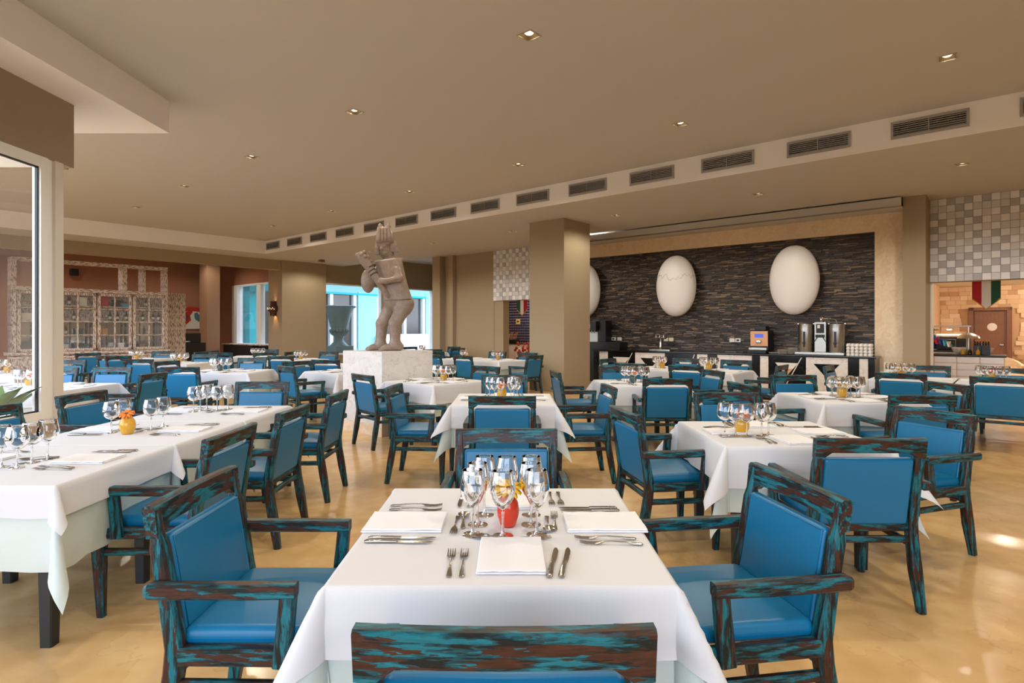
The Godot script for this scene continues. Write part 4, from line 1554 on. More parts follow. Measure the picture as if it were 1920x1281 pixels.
func build_settings(tables: Dictionary) -> void:
	glass_kinds = [make_glass(false), make_glass(true)]
	cut = {"fork": make_fork(), "knife": make_knife(), "spoon": make_spoon()}
	napkins = [make_napkin(1), make_napkin(2)]
	# front table
	var w: String = tables.front[0]
	var gp := [[-0.13, -1.955, "front glass of the patio side trio"], [-0.119, -2.055, "middle glass of the patio side trio"], [-0.10, -2.165, "rear glass of the patio side trio"], [-0.030, -1.94, "single glass before the red vase"], [-0.018, -2.155, "single glass behind the red vase"], [0.082, -1.955, "front glass of the counter side trio"], [0.066, -2.055, "middle glass of the counter side trio"], [0.07, -2.165, "rear glass of the counter side trio"]]
	for q in gp:
		glass_at(0, q[0], q[1], "clear wine %s on the front table" % q[2])
	vase_at("red", "yellow", -0.0135, -2.045, w, 0.25)
	napkin_at(-0.003, -1.77, 0.0, "folded white napkin between forks and knives at the camera side")
	napkin_at(-0.37, -2.07, PI / 2, "folded white napkin over the patio side edge of the front table")
	napkin_at(0.32, -2.07, -PI / 2, "folded white napkin over the counter side edge of the front table")
	napkin_at(-0.01, -2.36, PI, "folded white napkin at the far cover of the front table")
	var fs := [["fork", -0.178, -1.715, 0.06, "outer fork beside the camera side napkin, front table"], ["fork", -0.141, -1.715, 0.03, "inner fork beside the camera side napkin, front table"], ["knife", 0.118, -1.715, -0.16, "inner knife beside the camera side napkin, front table"], ["knife", 0.153, -1.715, -0.18, "outer knife beside the camera side napkin, front table"],
		["knife", -0.36, -1.915, -PI / 2, "upper knife below the patio side napkin, front table"], ["knife", -0.365, -1.88, -PI / 2 - 0.03, "lower knife below the patio side napkin, front table"], ["fork", -0.365, -2.27, -PI / 2 + 0.02, "upper fork above the patio side napkin, front table"], ["fork", -0.36, -2.215, -PI / 2 - 0.04, "lower fork above the patio side napkin, front table"],
		["fork", 0.30, -1.915, PI / 2 - 0.06, "upper fork below the counter side napkin, front table"], ["fork", 0.312, -1.868, PI / 2 - 0.08, "lower fork below the counter side napkin, front table"], ["knife", 0.29, -2.235, PI / 2, "upper knife above the counter side napkin, front table"], ["knife", 0.295, -2.205, PI / 2, "lower knife above the counter side napkin, front table"],
		["fork", 0.155, -2.36, PI, "inner fork of the far cover, front table"], ["fork", 0.19, -2.36, PI, "outer fork of the far cover, front table"], ["knife", -0.165, -2.36, PI, "inner knife of the far cover, front table"], ["knife", -0.2, -2.36, PI, "outer knife of the far cover, front table"],
		["spoon", -0.05, -1.915, PI / 2 - 0.2, "dessert spoon lying above the camera side napkin"], ["fork", 0.03, -1.905, -PI / 2 + 0.12, "dessert fork lying above the camera side napkin"],
		["fork", -0.195, -2.04, PI, "dessert fork beside the patio side glasses, front table"], ["spoon", -0.172, -2.10, 0.05, "dessert spoon beside the patio side glasses, front table"],
		["spoon", 0.125, -2.05, PI, "dessert spoon beside the counter side glasses, front table"], ["fork", 0.15, -2.09, -0.05, "dessert fork beside the counter side glasses, front table"]]
	for q in fs:
		cutlery(q[0], q[1], q[2], q[3], q[4])
	# window row
	var rg := [Vector2(-2.517, -2.919), Vector2(-2.425, -2.902), Vector2(-2.443, -3.013), Vector2(-2.429, -3.099)]
	for k in 4:
		glass_at(1, rg[k].x, rg[k].y, "%s wine glass on the near table of the patio window row" % ORD[k])
	var rh := [Vector2(-2.627, -3.882), Vector2(-2.624, -3.985), Vector2(-2.441, -4.006), Vector2(-2.438, -4.138)]
	for k in 4:
		glass_at(1, rh[k].x, rh[k].y, "%s wine glass on the middle table of the patio window row" % ORD[k])
	var ri := [Vector2(-2.622, -4.875), Vector2(-2.607, -4.955), Vector2(-2.605, -5.055), Vector2(-2.460, -4.939), Vector2(-2.414, -5.038)]
	for k in 5:
		glass_at(1, ri[k].x, ri[k].y, "%s wine glass on the end table of the patio window row" % ORD[k])
	var v1 := Vector2(-2.496, -3.843)
	vase_at("yellow", "orange", v1.x, v1.y, tables.row2[0], 0.1)
	var who := ["near", "middle", "end"]
	for k in 3:
		var z := -3.08 - 0.92 * k
		var wn: String = "%s table, window row" % who[k]
		napkin_at(-2.2, z, PI / 2, "folded napkin, aisle cover of the " + wn)
		cutlery("fork", -2.235, z + 0.175, PI / 2 - 0.15, "upper fork, aisle cover of the " + wn)
		cutlery("fork", -2.225, z + 0.215, PI / 2 - 0.08, "lower fork, aisle cover of the " + wn)
		cutlery("knife", -2.2, z - 0.18, PI / 2, "lower knife, aisle cover of the " + wn)
		cutlery("knife", -2.19, z - 0.215, PI / 2 + 0.05, "upper knife, aisle cover of the " + wn)
		cutlery("fork", -2.44, z + 0.04, PI - 0.5, "dessert fork by the glasses of the " + wn)
		cutlery("spoon", -2.48, z - 0.02, PI / 2 + 0.5, "dessert spoon by the glasses of the " + wn)
		napkin_at(-2.77, z, -PI / 2, "folded napkin, patio cover of the " + wn)
		cutlery("knife", -2.75, z + 0.18, -PI / 2, "lower knife, patio cover of the " + wn)
		cutlery("knife", -2.74, z + 0.21, -PI / 2, "upper knife, patio cover of the " + wn)
		cutlery("fork", -2.74, z - 0.19, -PI / 2, "fork, patio cover of the " + wn)
	# the other tables
	var seven := [[-0.14, 0.02], [-0.09, 0.075], [-0.03, 0.1], [0.07, 0.09], [0.13, 0.05], [0.1, -0.06], [-0.08, -0.07]]
	var dress := [
		["second", 6, 0, "yellow", "orange far", 0.0, 0.0, true], ["yellow", 5, 1, "yellow", "orange", -0.2, -0.05, true], ["urns", 7, 1, "yellow", "yellow far", 0.0, 0.05, true],
		["corner", 7, 1, "green", "orange far", -0.05, 0.0, true], ["plinth", 6, 1, "yellow", "orange far", 0.05, 0.1, true], ["aside", 5, 1, "yellow", "orange far", 0.25, 0.1, true], ["pot", 6, 1, "green", "orange far", -0.1, 0.05, true],
		["glazing", 5, 1, "yellow", "orange far", -0.25, 0.0, true], ["coffee", 5, 0, "yellow", "yellow far", -0.1, 0.1, false], ["tap", 4, 1, "yellow", "orange far", 0.0, 0.1, false],
		["pilaster", 6, 1, "yellow", "yellow far", -0.15, 0.0, false], ["door", 5, 1, "yellow", "orange far", -0.1, 0.05, false], ["panel", 5, 1, "yellow", "orange far", -0.05, 0.1, false], ["plain", 4, 1, "yellow", "orange far", 0.0, 0.0, false],
		["patio", 4, 1, "yellow", "orange far", 0.0, 0.0, false], ["outer", 4, 1, "yellow", "yellow far", 0.0, 0.0, false], ["cabinet", 6, 1, "yellow", "yellow far", 0.1, 0.0, false], ["cabinet2", 5, 1, "yellow", "yellow far", 0.0, 0.0, false],
		["console", 7, 1, "yellow", "yellow far", 0.1, 0.0, false], ["sconce", 7, 1, "yellow", "orange far", 0.1, 0.0, false], ["window", 4, 1, "yellow", "orange far", 0.0, 0.0, false], ["behind", 0, 1, "", "", 0.0, 0.0, false],
	]
	for d in dress:
		var t: Array = tables[d[0]]
		var c := Vector3(t[1], 0, t[2])
		var yaw: float = t[7]
		var b := Basis(Vector3.UP, yaw)
		for k in d[1]:
			var p: Vector3 = c + b * Vector3(seven[k][0] + d[5], 0, seven[k][1] - d[6])
			glass_at(d[2], p.x, p.z, "%s wine glass in the cluster on the %s" % [ORD[k], t[0]])
		if d[3] != "":
			var p: Vector3 = c + b * Vector3(d[5] - 0.02, 0, (0.0 if d[0] == "second" else -0.005) - d[6])
			vase_at(d[3], d[4], p.x, p.z, t[0])
		var sides := ["camera side", "counter side", "far side", "patio side"]
		for k in 4:
			var yw := yaw + PI / 2 * k
			cover(c, yw, 0.30, t[0], sides[k], d[7])


# ---------- counter wall ----------
func build_counter() -> void:
	var z := -13.2
	var t := thing("serving_counter", Vector3.ZERO)
	t.transform = Transform3D(room_basis(), room(-6.0, 0, 13.2))
	var a0: float = -8.458 + 6.0
	var a1: float = -2.091 + 6.0
	var top := MB.new()
	top.rbox(Vector3((a0 + a1) / 2, 0.885, -0.3), Vector3(a1 - a0 + 0.06, 0.04, 0.68), 0.008)
	put("countertop", top, M.black_marble, t)
	var core := MB.new()
	core.span(Vector3(a0, 0.0, -0.62), Vector3(a1, 0.865, -0.02))
	put("carcass", core, M.black_marble, t)
	var panels := [[-8.458, -8.278, 0], [-8.278, -8.021, 1], [-8.021, -7.239, 3], [-7.239, -6.438, 2], [-6.438, -6.233, 0], [-6.233, -5.640, 3], [-5.640, -5.387, 1], [-5.387, -5.164, 0], [-5.164, -4.398, 2], [-4.398, -4.229, 0], [-4.229, -4.052, 1], [-4.052, -3.324, 3], [-3.314, -2.545, 2], [-2.545, -2.352, 0], [-2.352, -2.198, 1], [-2.198, -2.100, 0]]
	for p in panels:
		var x0: float = p[0] + 6.0
		var x1: float = p[1] + 6.0
		var white: bool = p[2] == 1 or p[2] == 2
		var m := MB.new()
		m.rbox(Vector3((x0 + x1) / 2, 0.465, -0.008), Vector3(x1 - x0 - 0.006, 0.79, 0.03), 0.003)
		var pn := put("panel", m, M.marble if white else M.black_marble, t)
		var cx := (x0 + x1) / 2
		var hw := (x1 - x0) * 0.31
		if p[2] >= 2:
			# an inlaid cocktail glass: triangle, and on the black panels a peach tip and a white straw
			var q := MB.new()
			q.loft([PackedVector3Array([Vector3(cx - hw, 0.73, 0.0), Vector3(cx + hw, 0.73, 0.0), Vector3(cx, 0.45, 0.0)]), PackedVector3Array([Vector3(cx - hw, 0.73, 0.010), Vector3(cx + hw, 0.73, 0.010), Vector3(cx, 0.45, 0.010)])])
			put("inlay", q, M.black_marble if white else M.marble, pn)
			if not white:
				var g := MB.new()
				g.loft([PackedVector3Array([Vector3(cx - hw * 0.55, 0.604, 0.008), Vector3(cx + hw * 0.55, 0.604, 0.008), Vector3(cx, 0.45, 0.008)]), PackedVector3Array([Vector3(cx - hw * 0.55, 0.604, 0.013), Vector3(cx + hw * 0.55, 0.604, 0.013), Vector3(cx, 0.45, 0.013)])])
				put("inlay", g, M.peach, pn)
				var s := MB.new()
				s.bar([[Vector3(cx + hw * 1.3, 0.85, 0.009), 0.018, 0.006], [Vector3(cx - hw * 0.2, 0.2, 0.009), 0.018, 0.006]], Vector3.BACK, 0.001)
				put("inlay", s, M.marble, pn)
	tag(t, "black and white marble serving counter with inlaid triangles along the slate wall", "counter")
	# eggs on the slate wall
	var en := ["plain white egg half hidden by the column", "white egg with a zigzag crack line", "plain white egg above the coffee machine"]
	for k in 3:
		var e := thing("egg_sculpture", room([-9.02, -6.334, -3.643][k], 2.49, 13.58), room_yaw())
		var m := MB.new()
		var pr := []
		for i in 25:
			var an := PI * i / 24
			pr.append(Vector2(maxf(0.5 * pow(sin(an), 0.92), 0.002), -cos(an) * 0.74))
		m.lathe(pr, 36, Vector3.ZERO, true, false, Vector2(1, 0.62))
		put("shell", m, M.egg, e)
		var st := MB.new()
		st.tube([Vector3(0, 0, -0.28), Vector3(0, 0, -0.1)], [0.06], 10)
		put("wall_mount", st, M.steel_brushed, e)
		if k == 1:
			var pts := []
			for i in 23:
				var an := PI * (0.06 + 0.88 * i / 22.0)
				var y: float = 0.2 + 1.4 * [0.0, 0.05, -0.05, 0.02, 0.06, 0.03, 0.05, -0.02, 0.04, 0.06, -0.04, -0.06, -0.02, -0.05, 0.0, -0.04, 0.02, 0.05, 0.0, 0.04, -0.03, 0.03, 0.0][i]
				var q := y / 0.74
				var r := 0.5 * pow(1 - q * q, 0.46) + 0.001
				pts.append(Vector3(-cos(an) * r, y, sin(an) * r * 0.62))
			var cr := MB.new()
			cr.tube(pts, [0.0035], 5)
			put("crack", cr, M.crack, e)
		tag(e, "giant %s" % en[k] + ", mounted on dark slate", "sculpture", "giant eggs on the slate wall")
	build_machines()


func bo(called: String, m: Material, parent: Node3D, x0: float, x1: float, y0: float, y1: float, z0: float, z1: float, r := 0.0) -> MeshInstance3D:
	var b := MB.new()
	if r > 0:
		b.rbox(Vector3(x0 + x1, y0 + y1, z0 + z1) / 2, Vector3(absf(x1 - x0), absf(y1 - y0), absf(z1 - z0)), r)
	else:
		b.span(Vector3(x0, y0, z0), Vector3(x1, y1, z1))
	return put(called, b, m, parent)


func cyl(called: String, m: Material, parent: Node3D, c: Vector3, pr: Array, seg := 20) -> MeshInstance3D:
	var b := MB.new()
	var p := []
	for q in pr:
		p.append(Vector2(q[0], q[1]))
	b.lathe(p, seg, c, true, false)
	return put(called, b, m, parent)


func build_machines() -> void:
	var y := 0.905
	# coffee machine with a screen
	var t := thing("coffee_machine", room(-4.302, y, 13.5), room_yaw())
	bo("body", M.black, t, -0.19, 0.19, 0.07, 0.5, -0.25, 0.12, 0.015)
	bo("front_panel", M.copper, t, -0.185, 0.185, 0.16, 0.49, 0.12, 0.14, 0.008)
	bo("hopper", M.black, t, -0.12, 0.12, 0.5, 0.6, -0.2, 0.06, 0.012)
	bo("screen", M.screen, t, -0.09, 0.09, 0.35, 0.43, 0.14, 0.148)
	bo("spout", M.steel, t, -0.05, 0.05, 0.22, 0.29, 0.12, 0.19, 0.01)
	bo("drip_tray", M.steel_brushed, t, -0.19, 0.19, 0.075, 0.13, 0.12, 0.24, 0.008)
	bo("base", M.black, t, -0.14, 0.14, 0.0, 0.075, -0.2, 0.12, 0.01)
	tag(t, "copper fronted coffee machine with a lit blue screen on the counter", "coffee machine")
	# twin water boiler
	var w := thing("water_boiler", room(-3.089, y, 13.48), room_yaw())
	bo("base", M.steel_brushed, w, -0.46, 0.46, 0.0, 0.06, -0.24, 0.22, 0.01)
	for s in [-1.0, 1.0]:
		var k := cyl("tank", M.steel_brushed, w, Vector3(s * 0.29, 0, 0), [[0.001, 0.06], [0.155, 0.06], [0.155, 0.5], [0.16, 0.505], [0.155, 0.515], [0.155, 0.62], [0.162, 0.63], [0.15, 0.64], [0.001, 0.65]], 28)
		bo("gauge", M.black, k, s * 0.29 - 0.02, s * 0.29 + 0.02, 0.16, 0.48, 0.15, 0.162)
		bo("tap", M.black, k, s * 0.29 - 0.025, s * 0.29 + 0.025, 0.22, 0.27, 0.155, 0.2, 0.008)
		for e in [-0.15, 0.15]:
			bo("lug", M.steel, k, s * 0.29 + e - 0.02, s * 0.29 + e + 0.02, 0.62, 0.66, -0.02, 0.02, 0.008)
	bo("tower", M.steel_brushed, w, -0.11, 0.11, 0.06, 0.68, -0.1, 0.1, 0.01)
	bo("control_panel", M.black, w, -0.075, 0.075, 0.45, 0.64, 0.1, 0.108)
	bo("display", M.paper, w, -0.05, 0.0, 0.55, 0.62, 0.108, 0.112)
	bo("socket_box", M.black, w, -0.085, 0.085, 0.36, 0.42, 0.1, 0.13, 0.006)
	for s in [-1.0, 1.0]:
		var cb := MB.new()
		cb.tube([Vector3(s * 0.05, 0.37, 0.12), Vector3(s * 0.09, 0.3, 0.13), Vector3(s * 0.16, 0.22, 0.12)], [0.006], 6)
		put("cable", cb, M.black, w)
	cyl("funnel", M.steel, w, Vector3(0, 0.68, 0), [[0.001, 0.0], [0.045, 0.0], [0.045, 0.1], [0.001, 0.1]], 16)
	var pp := MB.new()
	pp.tube([Vector3(0.03, 0.745, 0), Vector3(0.22, 0.745, 0), Vector3(0.27, 0.72, 0), Vector3(0.29, 0.65, 0)], [0.009], 8)
	put("swivel_pipe", pp, M.steel, w)
	tag(w, "twin tank steel water boiler with a central control tower", "boiler")
	# piles of plates, each plate its own
	var pn := ["flat small pile", "middle pile", "tall pile"]
	var proto: Node3D = null
	for k in 3:
		for i in [3, 8, 12][k]:
			var at := room([-3.996, -3.821, -3.618][k], y + 0.0115 * i, 13.42)
			if proto == null:
				var pm := MB.new()
				pm.lathe([Vector2(0.001, 0), Vector2(0.07, 0), Vector2(0.085, 0.004), Vector2(0.118, 0.009), Vector2(0.12, 0.0105), Vector2(0.116, 0.0112), Vector2(0.08, 0.007), Vector2(0.001, 0.0055)], 28, Vector3.ZERO, true, false)
				proto = put("plate", pm, M.porcelain)
				proto.position = at
			else:
				proto = dup(proto, at, 0)
			tag(proto, "%s white plate, counted from below, of the %s by the water boiler" % [ORD[i], pn[k]], "plate", "plates in the %s" % pn[k])
	# rows of upturned cups
	var cup: Node3D = null
	for l in 4:
		for i in 6:
			for j in 2:
				var at := room(-2.575 + 0.076 * i, y + 0.062 * l, 13.36 + 0.09 * j)
				if cup == null:
					cup = thing("cup")
					cyl("body", M.porcelain, cup, Vector3.ZERO, [[0.030, 0.0], [0.036, 0.002], [0.034, 0.03], [0.024, 0.056], [0.018, 0.06], [0.001, 0.061]], 18)
					var hd := MB.new()
					hd.tube([Vector3(0.02, 0.045, 0.022), Vector3(0.028, 0.04, 0.036), Vector3(0.03, 0.025, 0.038), Vector3(0.026, 0.015, 0.028)], [0.004], 6)
					put("handle", hd, M.porcelain, cup)
					cup.position = at
				else:
					cup = dup(cup, at, 0)
				tag(cup, "%s white cup of the %s %s row stacked by the pilaster" % [ORD[i], ["front", "rear"][1 - j], ["bottom", "second", "third", "top"][l]], "cup", "stacked cups, " + ["bottom", "second", "third", "top"][l] + " layer")
	# beer tap
	var b := thing("beer_tap", room(-6.673, y, 13.45), room_yaw())
	bo("drip_tray", M.steel_brushed, b, -0.24, 0.3, 0, 0.04, -0.1, 0.14, 0.008)
	cyl("column", M.steel, b, Vector3.ZERO, [[0.001, 0.04], [0.06, 0.04], [0.05, 0.1], [0.042, 0.26], [0.055, 0.3], [0.001, 0.31]], 18)
	var hb := MB.new()
	hb.tube([Vector3(-0.14, 0.33, 0), Vector3(0.14, 0.33, 0)], [0.036], 12)
	put("head", hb, M.steel, b)
	for s in [-0.1, 0.0, 0.1]:
		cyl("tap", M.steel, b, Vector3(s, 0.3, 0.05), [[0.001, -0.05], [0.01, -0.05], [0.014, 0.02], [0.012, 0.1], [0.001, 0.11]], 10)
	tag(b, "chrome beer tap standing on a steel drip tray", "beer tap")
	# drinks dispenser on its black stand by the column
	var s := thing("dispenser_stand", room(-8.123, y, 13.5), room_yaw())
	bo("box", M.black, s, -0.75, 0.36, 0, 0.2, -0.25, 0.15, 0.01)
	tag(s, "low black stand under the drinks dispenser", "stand")
	var d := thing("drinks_dispenser", room(-8.583, y + 0.2, 13.5), room_yaw())
	bo("cabinet", M.black, d, -0.35, 0.34, 0, 0.56, -0.25, 0.05, 0.01)
	bo("splash_panel", M.steel_brushed, d, -0.35, 0.1, 0.0, 0.26, 0.05, 0.06)
	bo("header", M.black, d, -0.35, 0.12, 0.3, 0.54, 0.05, 0.18, 0.01)
	bo("label_card", M.white_cloth, d, -0.3, -0.06, 0.36, 0.46, 0.18, 0.184)
	for k in 5:
		cyl("nozzle", M.steel, d, Vector3(-0.28 + 0.08 * k, 0.26, 0.12), [[0.001, -0.03], [0.014, -0.03], [0.016, 0.05], [0.001, 0.05]], 10)
	tag(d, "black and steel drinks dispenser beside the square column", "drinks dispenser")
	# wall sockets
	var sx := [-8.212, -8.033, -6.707, -6.563, -5.048, -4.913]
	var sn := ["near the dispenser, first of the pair", "near the dispenser, second of the pair", "behind the beer tap, first of the pair", "behind the beer tap, second of the pair", "beside the coffee machine, first of the pair", "beside the coffee machine, second of the pair"]
	for k in 6:
		var o := thing("wall_socket", room(sx[k], 1.18, 13.80), room_yaw())
		bo("plate", M.porcelain, o, -0.06, 0.06, -0.045, 0.045, -0.02, 0.012, 0.006)
		bo("outlet", M.black if k in [0, 5] else M.paper, o, -0.03, 0.03, -0.022, 0.022, 0.012, 0.014)
		tag(o, "white wall socket " + sn[k], "socket", "sockets on the slate wall")
	var r := thing("leaflet_rack", room(-1.941 + 0.03, 0, 13.25), room_yaw())
	bo("stand", M.white_cloth, r, -0.1, 0.1, 0.3, 0.62, -0.2, 0.02, 0.008)
	bo("leaflet", M.paper, r, -0.05, 0.06, 0.62, 0.8, -0.1, -0.08)
	bo("shelf", M.cream_stone, r, -0.12, 0.12, 0, 0.3, -0.25, 0.04, 0.006)
	tag(r, "small white leaflet rack at the pilaster end of the counter", "rack")
	# light strip hidden in the cove behind the column
	var cv := thing("cove_light", room(-9.2, 3.80, 13.5), room_yaw())
	bo("tube", M.bulb, cv, -0.9, 1.0, 0.0, 0.03, -0.015, 0.015)
	var al := AreaLight3D.new()
	al.name = "cove_glow"
	cv.add_child(al)
	al.position = Vector3(0.05, 0.04, 0)
	al.rotation = Vector3(PI / 2, 0, 0)
	al.area_size = Vector2(1.9, 0.03)
	al.light_energy = 10.0
	al.light_color = Color(1, 0.97, 0.95)
	al.shadow_enabled = true
	tag(cv, "white light strip glowing in the cove behind the column", "cove light")


# ---------- kitchens behind the tiled panels ----------
func kitchen_lamp(at: Vector3, power: float, label: String) -> void:
	var t := thing("kitchen_lamp", at)
	cyl("housing", M.lamp_trim, t, Vector3.ZERO, [[0.08, 0.0], [0.09, -0.02], [0.075, -0.02], [0.07, 0.0]], 18)
	cyl("bulb", M.bulb, t, Vector3.ZERO, [[0.001, -0.05], [0.04, -0.045], [0.06, -0.02], [0.06, -0.002], [0.001, -0.001]], 16)
	var l := OmniLight3D.new()
	l.name = "kitchen_glow"
	t.add_child(l)
	l.position = Vector3(0, -0.03, 0)
	l.light_energy = power
	l.light_color = Color(1, 0.92, 0.82)
	l.light_size = 0.05
	l.omni_range = 20
	l.omni_attenuation = 2.0
	l.shadow_enabled = true
	tag(t, label, "ceiling light", "kitchen ceiling lights")


func build_kitchen() -> void:
	# irregular sandstone pieces of the end wall
	var wall := slab("wall_sandstone", M.warm_stone[3], [[-1.75, 3.6, 20.98, 21.06, 0, 2.66]])
	var y := 0.0
	while y < 2.6:
		var h := 0.125
		var x := -1.75 + rng.randf() * 0.1
		while x < 2.4:
			var l := rng.randf_range(0.14, 0.34)
			if not (x + l > -1.041 and x < -0.128 and y < 2.0):
				var m := MB.new()
				var d := rng.randf_range(0.02, 0.045)
				m.span(Vector3(x + 0.002, y + 0.002, -20.98), Vector3(x + l - 0.002, minf(y + h, 2.65) - 0.002, -20.98 + d))
				put("stone", m, M.warm_stone[rng.randi() % 5], wall)
			x += l
		y += h
	var dx0: float = -0.912
	var dx1: float = -0.228
	var dr := slab("door_1", M.door_wood, [[dx0, dx1, 20.9, 20.97, 0, 1.93]])
	slab("door_frame", M.door_wood, [[dx0 - 0.12, dx0 - 0.015, 20.84, 21.0, 0, 2.04], [dx1 + 0.015, dx1 + 0.12, 20.84, 21.0, 0, 2.04], [dx0 - 0.12, dx1 + 0.12, 20.84, 21.0, 1.95, 2.04]], dr)
	var ph := MB.new()
	ph.ball(Vector3((dx0 + dx1) / 2 + 0.04, 1.5, -20.895), Vector3(0.11, 0.11, 0.012), 20, 6)
	put("porthole", ph, M.white_cloth, dr)
	slab("door_handle", M.steel, [[dx1 - 0.14, dx1 - 0.06, 20.85, 20.9, 1.0, 1.03]], dr)
	# buffet island in the doorway
	var t := thing("buffet_island", room(-0.786, 0, 15.6), room_yaw())
	bo("countertop", M.black, t, -0.62, 0.62, 0.86, 0.9, -0.7, 0.04, 0.008)
	bo("carcass", M.warm_stone[2], t, -0.58, 0.58, 0, 0.86, -0.66, 0.0)
	for j in 6:
		for i in 3:
			var f := MB.new()
			f.rbox(Vector3(-0.387 + 0.387 * i, 0.09 + 0.14 * j, 0.008), Vector3(0.38, 0.134, 0.03), 0.012, 0, Basis(), 1)
			put("tile", f, M.tile_white, t)
	tag(t, "buffet island clad in wavy cream tiles before the kitchen door", "counter")
	var t2 := thing("side_buffet", room(-1.42 + 0.08, 0, 16.4), room_yaw())
	bo("countertop", M.black, t2, -0.3, 0.36, 0.93, 0.97, -1.2, 0.04, 0.008)
	bo("carcass", M.white_wall, t2, -0.28, 0.34, 0, 0.93, -1.1, 0.0)
	tag(t2, "white side buffet with a black top by the kitchen jamb", "counter")
	var bx := [-1.01, -0.875, -0.76, -0.628]
	for k in 4:
		var o := thing("oil_bottle", room(bx[k], 0.9, 15.68), room_yaw())
		cyl("body", [M.pane, M.oil, M.green_bottle, M.oil][k], o, Vector3.ZERO, [[0.001, 0.0], [0.036, 0.0], [0.04, 0.01], [0.038, 0.07], [0.015, 0.11], [0.001, 0.11]], 14)
		cyl("neck", M.pane, o, Vector3.ZERO, [[0.014, 0.1], [0.012, 0.16], [0.018, 0.17]], 12)
		tag(o, "%s bottle on the buffet island before the door" % ["clear vinegar", "first golden oil", "dark green", "second golden oil"][k], "bottle", "cruets on the buffet island")
	for k in 2:
		var o := thing("salad_bowl", room(-0.813 - 0.12 + 0.4 * k, 0.9, 15.95), room_yaw())
		cyl("bowl", M.porcelain, o, Vector3.ZERO, [[0.001, 0.0], [0.07, 0.0], [0.13, 0.06], [0.17, 0.14], [0.165, 0.14], [0.12, 0.06], [0.001, 0.02]], 22)
		tag(o, "%s white salad bowl behind the oil bottles" % ["first", "second"][k], "bowl", "salad bowls on the buffet island")
	var hl := thing("heat_lamp", room(-0.813 + 0.02, 0.9, 15.85), room_yaw())
	cyl("post", M.steel_brushed, hl, Vector3.ZERO, [[0.001, 0], [0.04, 0], [0.04, 0.36], [0.001, 0.36]], 12)
	cyl("dome", M.steel_brushed, hl, Vector3(0, 0.34, 0), [[0.2, 0.0], [0.18, 0.05], [0.1, 0.1], [0.03, 0.12], [0.001, 0.12]], 22)
	tag(hl, "steel dome heat lamp over the buffet island", "lamp")
	for k in 2:
		var o := thing("wine_crate", room(-0.499 - 0.14 * (1 - k), 0.9, 15.75 + 0.1 * (1 - k)), room_yaw())
		bo("crate", M.black, o, -0.07, 0.07, 0, 0.2, -0.07, 0.07, 0.006)
		tag(o, "%s black crate holding short bottles at the island end" % ["rear", "front"][k], "crate", "bottle crates on the buffet island")
		for j in 3:
			var p := thing("small_bottle", o.position + room_basis() * Vector3(-0.042 + 0.042 * j, 0.2, 0.02), 0)
			cyl("body", M.brown_bottle, p, Vector3.ZERO, [[0.001, 0.0], [0.018, 0.0], [0.018, 0.05], [0.009, 0.07], [0.008, 0.1], [0.001, 0.1]], 10)
			cyl("cap", M.gold, p, Vector3.ZERO, [[0.011, 0.085], [0.011, 0.112], [0.001, 0.112]], 10)
			tag(p, "%s small brown bottle in the %s black crate" % [ORD[j], ["rear", "front"][k]], "bottle", "small bottles in the crates")
	# striped blanket over a dark basket
	var bk := thing("dark_basket", room(-1.289, 0.97, 16.65), room_yaw())
	bo("box", M.black, bk, -0.14, 0.22, 0, 0.24, -0.2, 0.04, 0.02)
	tag(bk, "dark basket on the side buffet under the striped blanket", "basket")
	var bl := thing("striped_blanket", room(-1.289, 0.97, 16.58), room_yaw())
	var cs := [M.red, M.blue, M.cyan, M.white_cloth, M.green]
	for k in 5:
		var q := MB.new()
		q.bar([[Vector3(-0.12 + 0.075 * k, 0.262 - 0.024 * k, -0.2), 0.08, 0.012], [Vector3(-0.12 + 0.075 * k, 0.262 - 0.026 * k, 0.0), 0.08, 0.012], [Vector3(-0.1 + 0.075 * k, 0.13 - 0.022 * k, 0.03), 0.08, 0.012]], Vector3.UP, 0.003)
		put("stripe", q, cs[k], bl)
	tag(bl, "striped red, blue, white and green blanket over the basket", "blanket")
	var fg := thing("folk_figurine", room(-1.487, 0.97, 16.6), room_yaw())
	cyl("robe", M.blue, fg, Vector3.ZERO, [[0.001, 0], [0.07, 0], [0.06, 0.2], [0.075, 0.3], [0.03, 0.36], [0.001, 0.36]], 14)
	cyl("head", M.petal_core, fg, Vector3(0, 0.4, 0), [[0.001, -0.05], [0.035, -0.03], [0.042, 0.0], [0.03, 0.04], [0.001, 0.05]], 12)
	cyl("hat", M.black, fg, Vector3(0, 0.44, 0), [[0.13, 0.02], [0.12, 0.005], [0.05, 0.0], [0.04, 0.06], [0.001, 0.08]], 16)
	cyl("sash", M.red, fg, Vector3.ZERO, [[0.066, 0.16], [0.072, 0.19], [0.066, 0.22]], 14)
	cyl("stand", M.porcelain, fg, Vector3.ZERO, [[0.09, -0.0], [0.09, 0.015], [0.001, 0.015]], 14)
	tag(fg, "small folk figurine with a wide black hat on the side buffet", "figurine")
	var sg := thing("sneeze_guard", room(-1.367, 0.9, 18.4), room_yaw())
	for x in [-0.3, 0.45]:
		bo("post", M.steel, sg, x - 0.012, x + 0.012, 0, 0.62, -0.012, 0.012)
	bo("shelf", M.steel_brushed, sg, -0.34, 0.5, 0.6, 0.63, -0.2, 0.2)
	bo("tray", M.white_cloth, sg, -0.2, 0.45, 0.36, 0.42, -0.15, 0.15, 0.02)
	bo("cabinet", M.black, sg, -0.36, 0.5, -0.9, 0.34, -0.25, 0.2)
	tag(sg, "steel food display with a lit shelf inside the kitchen", "food display")
	kitchen_lamp(room(-1.288, 1.46, 18.22), 0.6, "bright bulb under the shelf of the food display")
